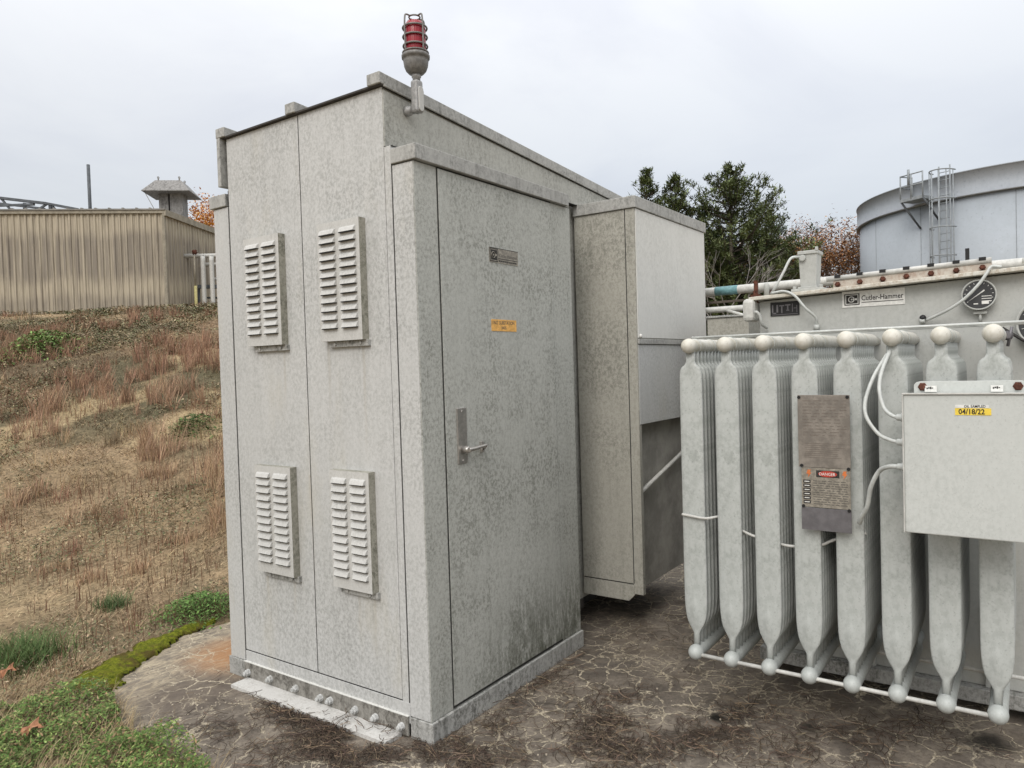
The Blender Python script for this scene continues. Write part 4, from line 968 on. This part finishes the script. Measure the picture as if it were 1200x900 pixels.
tk = thing('pipe_rack', (2.75, -.5, 0), 'stack of thin white and dark pipes crossing between cabinet and transformer', 'pipe rack')
bm = nb(); tube(bm, [(2.80, .9, 1.955), (2.80, -.9, 1.955)], .021, 12); tube(bm, [(2.86, .9, 1.900), (2.86, -.9, 1.900)], .017, 12); tube(bm, [(2.80, -.35, 1.95), (2.66, -.58, 1.875)], .012, 8); obj('pipe', bm, 'white', tk)
bm = nb(); box(bm, 2.84, 2.88, -.92, .9, 2.005, 2.020); box(bm, 2.84, 2.88, -.92, .9, 1.865, 1.878); box(bm, 2.82, 2.86, -.36, -.32, 0, 1.90); box(bm, 2.84, 2.88, -.90, -.86, 0, 2.0)
obj('support_frame', bm, 'trunk', tk)

# ------------------------------------------------------------------ beige building on the bank
A_ = Vector((4.33-3.5, 28.39+3.9, 0)); B_ = Vector((10.97, 21.0, 0)); E_ = Vector((17.05+5, 24.56+2.95, 0)); ZG = 3.3; ZE = 7.0
bl = thing('beige_building', (B_.x, B_.y, ZG), 'low beige corrugated metal building on top of the bank', 'building')
def corr(name, P, Q, z0, z1, pitch=.19, depth=.035, mat='siding', th=.0):
    d = Q-P; L = d.length; u = d/L; nrm = Vector((u.y, -u.x, 0))
    bm = nb(); prof = []; s = 0
    while s < L:
        for a, b in ((0, 0), (.30, 0), (.42, 1), (.72, 1), (.84, 0)): prof.append((s+a*pitch, b*depth))
        s += pitch
    prev = None
    for a, b in prof:
        p = P+u*min(a, L)+nrm*b; v0 = bm.verts.new((p.x, p.y, z0)); v1 = bm.verts.new((p.x, p.y, z1))
        if prev: bm.faces.new((prev[0], v0, v1, prev[1]))
        prev = (v0, v1)
    return obj(name, bm, mat, bl)
u_f = (B_-A_).normalized(); n_f = Vector((u_f.y, -u_f.x, 0)); 
if n_f.dot(C0-B_) < 0: n_f = -n_f
corr('front_wall', A_, B_, ZG-.4, ZE); corr('side_wall', B_, E_, ZG-.4, ZE)
bm = nb(); back = Vector((E_.x-10.1, E_.y+11.3, 0)); prism(bm, [(p.x, p.y, ZG-.4) for p in (A_-n_f*.05, B_+(E_-B_).normalized()*.05-n_f*.06, E_-(B_-A_).normalized()*.06, back)], (0, 0, ZE-ZG+.38)); obj('core', bm, 'dark', bl)
def strip(bm, P, Q, z0, z1, out, th):
    u = (Q-P).normalized(); n = Vector((u.y, -u.x, 0)); a = P-u*.08+n*out; b = Q+u*.08+n*out; c = Q+u*.08+n*(out+th); d = P-u*.08+n*(out+th)
    hexa(bm, [(p.x, p.y, z0) for p in (a, b, c, d)]+[(p.x, p.y, z1) for p in (a, b, c, d)])
bm = nb(); strip(bm, A_, B_, ZE-.06, ZE+.04, .04, .05); strip(bm, B_, E_, ZE-.14, ZE+.06, .045, .07); obj('eave_trim', bm, 'trim', bl)
bm = nb(); strip(bm, A_, B_, ZE+.041, ZE+.085, .0, .12)
u2 = (E_-B_).normalized(); mid = [A_+n_f*.1, B_+n_f*.1, E_+n_f*.1]
prism(bm, [(A_.x, A_.y, ZE+.05), (B_.x, B_.y, ZE+.05), (E_.x, E_.y, ZE+.05), (back.x, back.y, ZE+.05)], (0, 0, .04))
k = .5; L = (B_-A_).length
while k < L:
    p = A_+u_f*k; q = p-n_f*6; bm2 = None
    a = Vector((-u_f.y, u_f.x, 0))
    hexa(bm, [(p.x-u_f.x*.03+n_f.x*.1, p.y-u_f.y*.03+n_f.y*.1, ZE+.085), (p.x+u_f.x*.03+n_f.x*.1, p.y+u_f.y*.03+n_f.y*.1, ZE+.085), (q.x+u_f.x*.03, q.y+u_f.y*.03, ZE+.1), (q.x-u_f.x*.03, q.y-u_f.y*.03, ZE+.1),
              (p.x-u_f.x*.03+n_f.x*.1, p.y-u_f.y*.03+n_f.y*.1, ZE+.12), (p.x+u_f.x*.03+n_f.x*.1, p.y+u_f.y*.03+n_f.y*.1, ZE+.12), (q.x+u_f.x*.03, q.y+u_f.y*.03, ZE+.2), (q.x-u_f.x*.03, q.y-u_f.y*.03, ZE+.2)])
    k += .42
obj('roof', bm, 'roofmetal', bl)
bm = nb(); tube(bm, [B_+n_f*.03+Vector((0, 0, ZG-.3)), B_+n_f*.03+Vector((0, 0, ZE-.02))], .055, 6, smooth=False); obj('corner_flashing', bm, 'trim', bl)
# roof ventilator
vc = Vector((12.62, 23.25, 0)); ax1 = u_f; ax2 = (u2-u_f*u2.dot(u_f)).normalized()
def vbox(bm, c, h1, h2, z0, z1, g1=None, g2=None):
    g1 = h1 if g1 is None else g1; g2 = h2 if g2 is None else g2
    P0 = [c-ax1*h1-ax2*h2, c+ax1*h1-ax2*h2, c+ax1*h1+ax2*h2, c-ax1*h1+ax2*h2]; P1 = [c-ax1*g1-ax2*g2, c+ax1*g1-ax2*g2, c+ax1*g1+ax2*g2, c-ax1*g1+ax2*g2]
    hexa(bm, [(p.x, p.y, z0) for p in P0]+[(p.x, p.y, z1) for p in P1])
vt = thing('roof_ventilator', (vc.x, vc.y, ZE+.09), 'grey metal roof ventilator with a flared hood on the beige building', 'roof vent')
bm = nb(); vbox(bm, vc-ax1*.22, .16, .28, ZE+.09, 8.28); vbox(bm, vc+ax1*.22, .22, .28, ZE+.09, 8.24); vbox(bm, vc+ax1*.02, .55, .4, ZE+.09, ZE+.3)
obj('neck', bm, 'vent', vt)
bm = nb(); vbox(bm, vc, .80, .72, 8.20, 8.62, .44, .40); vbox(bm, vc, .81, .73, 8.17, 8.199)
obj('hood', bm, 'vent', vt)
bm = nb()
for a, b in ((-.36, -.3), (.36, -.3), (.36, .3), (-.36, .3)):
    p = vc+ax1*a+ax2*b; tube(bm, [(p.x, p.y, 8.62), (p.x, p.y, 8.74)], .025, 8); ring(bm, (p.x, p.y, 8.74), .035, .012, (0, 1, 0), 10, 5)
obj('lifting_lug', bm, 'roofmetal', vt)
bm = nb(); p = vc-ax1*.75-ax2*.6; q = vc-ax1*.15-ax2*.9; tube(bm, [(p.x, p.y, 8.18), (q.x, q.y, ZE+.1)], .012, 5); obj('guy_wire', bm, 'roofmetal', vt)
ms = thing('roof_mast', (12.58, 29.27, ZE+.1), 'thin dark upright mast on the building roof', 'mast')
bm = nb(); tube(bm, [(12.58, 29.27, ZE+.09), (12.58, 29.27, 10.37)], .065, 10); obj('pole', bm, 'beamgrey', ms)
bm = nb(); box(bm, 12.3, 12.86, 29.0, 29.55, ZE+.09, ZE+1.45); obj('mast_base', bm, 'roofmetal', ms)
# steel truss
ts = thing('steel_truss', (10.5, 32, ZE+.1), 'dark steel truss frame lying above the left end of the building roof', 'truss')
def tp(u, v, D=30):
    return C0+FWD*D+RT*((u-600)/857*D)+UP*((450-v)/857*D)
T1 = tp(-30, 228.5); T2 = tp(55, 238.5); T3 = tp(92, 245.5); T4 = tp(-30, 242); T5 = tp(40, 239.5); T6 = tp(0, 232)
bm = nb()
def beam(bm, a, b, w, h):
    a = Vector(a); b = Vector(b); u = (b-a).normalized(); s = u.cross(Vector((0, 0, 1))).normalized()*w/2; t = s.cross(u).normalized()*h/2
    hexa(bm, [a-s-t, b-s-t, b+s-t, a+s-t, a-s+t, b-s+t, b+s+t, a+s+t])
beam(bm, T1, T2, .16, .10); beam(bm, T2, T3, .16, .09); beam(bm, T4, T5, .12, .08)
beam(bm, tp(1, 232), tp(14, 248), .08, .07); beam(bm, tp(55, 239), tp(40, 249), .08, .07); beam(bm, tp(29, 238), tp(29, 250), .08, .12); beam(bm, tp(59, 240), tp(60, 250), .08, .14); beam(bm, tp(61, 241), tp(68, 249), .08, .07)
beam(bm, tp(-30, 228), tp(-32, 260), .12, .12); beam(bm, tp(29, 245), tp(29, 262), .1, .1); beam(bm, tp(60, 248), tp(60, 262), .1, .1)
s_ = Vector((.3, .9, 0))*1.2
beam(bm, T1+s_, T2+s_, .12, .08)
obj('frame', bm, 'beamgrey', ts)
# pipes by the side wall
pr_ = thing('wall_piping', (12, 20.3, 3.5), 'white pipes on risers beside the end wall of the beige building', 'piping')
def wp(u, v, D=24.5): return tp(u, v, D)
bm = nb(); tube(bm, [wp(213, 300, 25.2), wp(300, 299, 26.2)], .075, 12); obj('header_pipe', bm, 'white', pr_)
for uu in (237.5, 247.5):
    bm = nb(); a = wp(uu, 301, 25.2); b = Vector((a.x, a.y, 3.3)); tube(bm, bez([a+Vector((0, 0, .02)), a-Vector((0, 0, .15)), b], 3), .075, 12); obj('riser', bm, 'white', pr_)
bm = nb(); tube(bm, [wp(240, 310, 26.2), wp(300, 310, 27)], .07, 12); tube(bm, [wp(248, 327, 26.2), wp(300, 327, 27)], .05, 12); obj('branch_pipe', bm, 'white', pr_)
bm = nb(); beam(bm, wp(232, 336, 25.6), wp(300, 336, 26.2), .2, .12); beam(bm, wp(233, 336, 25.6), wp(233.5, 366, 25.6), .06, .06); beam(bm, wp(243, 349, 26), wp(300, 349, 26), .1, .06); obj('rack', bm, 'beamgrey', pr_)
bm = nb(); tube(bm, [wp(226, 294, 25.1), wp(230, 297, 25.1)], .06, 8); tube(bm, [wp(230, 293, 25.1), wp(226, 298, 25.1)], .04, 8); obj('valve', bm, 'rust', pr_)
yp = thing('yellow_pipe', tuple(wp(229, 366, 25)), 'slim yellow gas riser in front of the white wall piping', 'pipe')
bm = nb(); a = wp(229, 335, 25); tube(bm, [a, Vector((a.x, a.y, 3.3))], .05, 10); obj('lower_riser', bm, 'gas', yp)
bm = nb(); a2 = wp(228.5, 300, 25); tube(bm, [Vector((a.x, a.y, a2.z)), a], .028, 8); obj('upper_riser', bm, 'trim', yp)

# ------------------------------------------------------------------ storage tank
TC = Vector((37.68, -2.28, 0)); TR = 6.8; RZ0 = 7.62; RZ1 = 8.60
st = thing('storage_tank', (TC.x, TC.y, 0), 'large pale blue-grey round storage tank behind the transformer', 'tank')
bm = nb(); lathe(bm, [(TR, -.1), (TR, RZ0)], TC, (0, 0, 1), 128); 
for zz in (2.4, 4.8): lathe(bm, [(TR+.006, zz), (TR+.006, zz+.03)], TC, (0, 0, 1), 128)
obj('shell', bm, 'tankbody', st)
bm = nb(); lathe(bm, [(TR+.02, RZ0+.001), (TR+.14, RZ0+.002), (TR+.14, RZ0+.06), (TR+.10, RZ0+.08), (TR+.10, RZ1-.05), (TR+.13, RZ1-.04), (TR+.13, RZ1), (TR-.2, RZ1+.02), (.5, RZ1+.6)], TC, (0, 0, 1), 128); obj('roof_rim', bm, 'tankrim', st)
bm = nb()
def tpos(s, rad, z):
    """s metres along the shell from the ladder's left edge, to the right as seen from the cabinet"""
    a = math.atan2(.98+2.28+.0, -6.3)+s/7.0; return Vector((TC.x+math.cos(a)*rad, TC.y+math.sin(a)*rad, z))
for s in (-3.4, -.62, 2.9, 4.6): tube(bm, [tpos(s, TR+.004, 0), tpos(s, TR+.004, RZ0-.01)], .012, 4)
obj('plate_seam', bm, 'railing', st)
bm = nb(); a, b, c, d = tpos(-.85, 6.95, 7.75), tpos(0.05, 6.95, 7.75), tpos(0.05, 7.65, 7.75), tpos(-.85, 7.65, 7.75)
prism(bm, [tuple(p) for p in (a, b, c, d)], (0, 0, .12))
pf = obj('platform', bm, 'railing', st)
bm = nb()
for s in (-.85, -.4, .05): tube(bm, [tpos(s, 7.62, 7.8), tpos(s, 7.62, 8.82)], .028, 8)
for s in (-.85,): tube(bm, [tpos(s, 6.98, 7.8), tpos(s, 6.98, 8.82)], .028, 8)
for zz in (8.80, 8.35): tube(bm, [tpos(-.85, 6.98, zz), tpos(-.85, 7.62, zz), tpos(.05, 7.62, zz)], .026, 8)
tube(bm, [tpos(-.5, 7.62, 8.4), tpos(-.5, 7.62, 9.0)], .05, 8)
obj('handrail', bm, 'railing', pf)
bm = nb(); tube(bm, [tpos(-.83, 7.6, 7.76), tpos(-.6, 6.83, 6.7)], .04, 8); tube(bm, [tpos(.05, 7.6, 7.76), tpos(.2, 6.83, 6.9)], .04, 8); obj('bracket', bm, 'beamgrey', pf)
bm = nb()
for s in (.33, .75): tube(bm, [tpos(s, 7.02, .5), tpos(s, 7.02, 8.95)], .028, 8)
zz = .6
while zz < 8.9: tube(bm, [tpos(.33, 7.02, zz), tpos(.75, 7.02, zz)], .016, 6); zz += .3
ld = obj('ladder', bm, 'railing', st)
bm = nb()
for zz in (3.2, 4.3, 5.4, 6.5, 7.6, 8.7):
    pts = [tpos(.54+.42*math.cos(t), 7.05+.68*math.sin(t), zz) for t in np.linspace(0, math.pi, 13)]; tube(bm, pts, .026, 6)
for t in np.linspace(.25, math.pi-.25, 6): tube(bm, [tpos(.54+.42*math.cos(t), 7.05+.68*math.sin(t), 3.2), tpos(.54+.42*math.cos(t), 7.05+.68*math.sin(t), 8.7)], .018, 6)
obj('safety_cage', bm, 'railing', ld)

# ------------------------------------------------------------------ trees
def needle_cloud(C_, n_per, spread, size, cols, up=.3):
    n = len(C_)*n_per; P = np.repeat(C_, n_per, 0)+rng.normal(0, 1, (n, 3))*spread
    a = rng.random(n)*6.283; e = (rng.random(n)-.3)*1.6; L = size*(.6+.8*rng.random(n))
    d = np.column_stack([np.cos(a)*np.cos(e), np.sin(a)*np.cos(e), np.sin(e)])*L[:, None]
    w = np.column_stack([-np.sin(a), np.cos(a), (rng.random(n)-.5)])*(L*.16)[:, None]
    V = np.stack([P-w, P+w, P+d], 1).reshape(-1, 3); b = np.arange(n)*3
    return V, np.column_stack([b, b+1, b+2]), np.repeat(hue(np.repeat(cols, n_per, 0), .3), 3, 0)
def pine(x, y, H, Rr, z_low, label, col=(.115, .14, .06), sparse=1.):
    t = thing('pine_tree', (x, y, 0), label, 'tree', 'pine trees beyond the transformer')
    bm = nb(); lean = (random.random()-.5)*.3
    tube(bm, [(x, y, -.1), (x+lean*.4, y, H*.5), (x+lean, y, H*.97)], [.20, .13, .02], 8)
    cl = []; cc = []
    z = z_low
    while z < H-.15:
        f = (H-z)/(H-z_low); rad = Rr*(min(1, f*1.35)**.75)*(.7+.5*random.random()); nb_ = 6+random.randrange(4)
        for k in range(nb_):
            a = random.random()*6.283; L = rad*(.55+.6*random.random()); rise = .25+.45*(1-f)
            p0 = Vector((x+lean*z/H, y, z)); p1 = p0+Vector((math.cos(a)*L*.6, math.sin(a)*L*.6, L*rise*.4)); p2 = p0+Vector((math.cos(a)*L, math.sin(a)*L, L*rise))
            tube(bm, [p0, p1, p2], [.03, .02, .008], 4, False)
            ns = max(2, int(L/.22))
            for j in range(ns):
                s = .35+.65*(j+random.random()*.6)/ns; p = p0.lerp(p1, s/.6) if s < .6 else p1.lerp(p2, (s-.6)/.4)
                sd = Vector((-math.sin(a), math.cos(a), .25))*(random.random()-.5)*L*.5*(1.1-s*.3)+Vector((0, 0, .16*random.random()))
                if random.random() < sparse*.66: cl.append(tuple(p+sd+Vector((0, 0, .05)))); cc.append(np.array(col)*(.65+.8*random.random()))
        z += .30*(.6+.7*random.random())
    cl.append((x+lean, y, H)); cc.append(np.array(col))
    obj('trunk', bm, 'trunk', t)
    nc = needle_cloud(np.array(cl), 26, (.07, .07, .08), .19, np.array(cc))
    np_mesh('crown', nc[0], nc[1], nc[2], 'leaf', origin=(x, y, 0), parent=t)
pine(32.70, 9.43, 10.75, 4.0, 2.6, 'tallest broad dark pine standing free above the transformer')
pine(30.39, 12.70, 10.65, 2.3, 3., 'narrow pine just above the cabinet roof, left of its twin')
pine(31.2, 11.6, 10.5, 2.3, 3., 'narrow pine just above the cabinet roof, right of its twin')
pine(33.2, 11.0, 9.2, 2.4, 2., 'shorter bushy pine between the twins and the tallest pine', (.085, .125, .05))
pine(36.5, 8.6, 8.9, 2.8, 2., 'lower pine sloping off to the right of the tallest pine', (.085, .12, .05))
pine(31.6, 9.9, 6.9, 2.2, 1.8, 'small dense pine low in front behind the white pipe', (.09, .11, .04))
pine(35.4, 10.9, 8.4, 2.8, 1.5, 'dense pine filling the background beside the cabinet box', (.075, .09, .035))
def decid(x, y, H, Rr, seed, label, group, leaf=None, n_leaf=9000, bark='trunkgrey', zl=.35, thin=1., lsize=.07, name='tree'):
    rs = random.Random(seed); t = thing(name, (x, y, 0), label, 'tree', group); bm = nb(); tips = []
    def grow(p, d, L, r, lev):
        q = p+d*L*.5+Vector((rs.uniform(-1, 1), rs.uniform(-1, 1), rs.uniform(-.4, .6)))*L*.07; e = q+(d+Vector((0, 0, .12))).normalized()*L*.5
        tube(bm, [p, q, e], [r, r*.82, r*.62], 5 if lev > 1 else 7, False)
        if lev >= 3: tips.append(q)
        if lev >= 5: tips.append(e); return
        for k in range(3 if lev < 4 else 2):
            a = rs.random()*6.283; s = rs.uniform(.35, .75); u, w = frame_of(d); nd_ = (d+(u*math.cos(a)+w*math.sin(a))*s).normalized()
            grow(e if k else q.lerp(e, .6), nd_, L*rs.uniform(.62, .82), max(r*.58, .006*thin), lev+1)
    grow(Vector((x, y, -.1)), Vector((rs.uniform(-.06, .06), rs.uniform(-.06, .06), 1)), H*.34, .13*thin*H/9, 0)
    obj('trunk', bm, bark, t)
    if leaf:
        T = np.array([tuple(p) for p in tips]); P = T[rng.integers(0, len(T), n_leaf)]+rng.normal(0, .28, (n_leaf, 3)); base = np.array(leaf)[rng.integers(0, len(leaf), n_leaf)]
        lc = leaf_cloud(P, lsize, hue(base, .35), 1.4); np_mesh('crown', lc[0], lc[1], lc[2], 'leaf', origin=(x, y, 0), parent=t)
decid(29.6, 8.6, 6.6, 2, 5, 'bare pale-branched tree in front of the tallest pine', 'bare trees', thin=.9)
ORG = [(.30, .14, .055), (.22, .11, .05), (.38, .20, .08), (.18, .105, .06), (.28, .12, .05)]
AG = 'autumn trees right of the pines'
for i, (x, y, H, nl, lab) in enumerate(((40.2, 6.6, 8.6, 9500, 'rust-leaved autumn tree nearest the storage tank'), (41.0, 8.2, 8.4, 9500, 'half bare brown autumn tree right of the pines'),
                            (43.5, 7.6, 9.4, 9500, 'rust-brown autumn tree farther back, left of the storage tank'), (39.0, 9.4, 7.0, 6000, 'low brown autumn tree at the foot of the pines'), (44.5, 10.2, 8.6, 6000, 'thin autumn tree farthest back between the pines and the tank'))):
    decid(x, y, H, 3, 20+i, lab, AG, ORG, nl, 'trunkgrey', lsize=.075)
decid(33.5, 14.4, 9.6, 2, 41, 'orange-brown tree glimpsed behind the twin narrow pines', AG, [(.33, .14, .06), (.28, .12, .07)], 2600, 'trunkgrey')
decid(31.0, 17.2, 9.3, 2, 44, 'bare treetop peeping over the far end of the cabinet roof', 'bare trees')
for i, (x, y, H, lab) in enumerate(((20.4, 32.4, 9.9, 'golden orange tree right behind the roof ventilator'), (22.0, 31.4, 9.4, 'golden orange tree beyond the end wall of the beige building'))):
    decid(x, y, H, 3, 60+i, lab, 'golden trees behind the beige building', [(.50, .24, .05), (.42, .17, .04), (.58, .32, .08)], 26000, 'trunkgrey', lsize=.085)

# ------------------------------------------------------------------ light
w = bpy.data.worlds.new('World'); scene.world = w; w.use_nodes = True; nt = w.node_tree; nt.nodes.clear(); g = N(nt)
EL, ROT = R(52), R(215)
sky = g.n('ShaderNodeTexSky'); sky.sky_type = 'NISHITA'; sky.sun_disc = False; sky.sun_elevation = EL; sky.sun_rotation = ROT; sky.air_density = 1; sky.dust_density = 3
bg1 = g.n('ShaderNodeBackground'); bg1.inputs['Strength'].default_value = .05; g.l(sky.outputs[0], bg1.inputs['Color'])
tc = g.n('ShaderNodeTexCoord'); sep = g.n('ShaderNodeSeparateXYZ'); g.l(tc.outputs['Generated'], sep.inputs[0])
zc = g.math('MAXIMUM', sep.outputs[2], .0)
proj = g.n('ShaderNodeVectorMath', operation='DIVIDE'); cmb = g.n('ShaderNodeCombineXYZ')
den = g.math('ADD', zc, .22)
for i in range(3): g.l(den, cmb.inputs[i])
g.l(tc.outputs['Generated'], proj.inputs[0]); g.l(cmb.outputs[0], proj.inputs[1])
n1 = g.noise(g.mapv(proj.outputs[0], (1, 1, .3), (3.1, 1.7, 0)), 1.15, 8, .55, .5); n2 = g.noise(g.mapv(proj.outputs[0], (1, 1, .3), (7, 2, 0)), .6, 5, .5, .3)
cloud = g.mix(g.ramp(n1, .36, .66), (.875, .868, .85), (.755, .752, .765))
cloud = g.mix(g.ramp(n2, .42, .66), cloud, (.87, .865, .855))
bright = g.math('ADD', g.math('MULTIPLY', g.math('POWER', zc, 1.6), 3.0), .84)   # overcast skies are about three times brighter overhead
vm = g.n('ShaderNodeVectorMath', operation='SCALE'); g.l(cloud, vm.inputs[0]); g.l(bright, vm.inputs['Scale'])
bg2 = g.n('ShaderNodeBackground'); bg2.inputs['Strength'].default_value = .66; g.l(vm.outputs[0], bg2.inputs['Color'])
add = g.n('ShaderNodeAddShader'); g.l(bg1.outputs[0], add.inputs[0]); g.l(bg2.outputs[0], add.inputs[1])
out = g.n('ShaderNodeOutputWorld'); g.l(add.outputs[0], out.inputs['Surface'])
sl = bpy.data.lights.new('sun', 'SUN'); sl.energy = 1.35; sl.angle = R(30); sl.color = (1, .97, .93)
so = bpy.data.objects.new('sun', sl); COL.objects.link(so)
sd = Vector((-.72, -.14, .68)).normalized(); so.rotation_euler = sd.to_track_quat('Z', 'Y').to_euler(); so.location = (-3, -3, 8)
sky.sun_elevation = math.asin(sd.z); sky.sun_rotation = math.atan2(sd.x, sd.y)
scene.view_settings.view_transform = 'Standard'; scene.view_settings.look = 'None'; scene.view_settings.exposure = 0.0; scene.view_settings.gamma = 1
scene.render.engine = 'CYCLES'
try: scene.cycles.max_bounces = 8
except Exception: pass
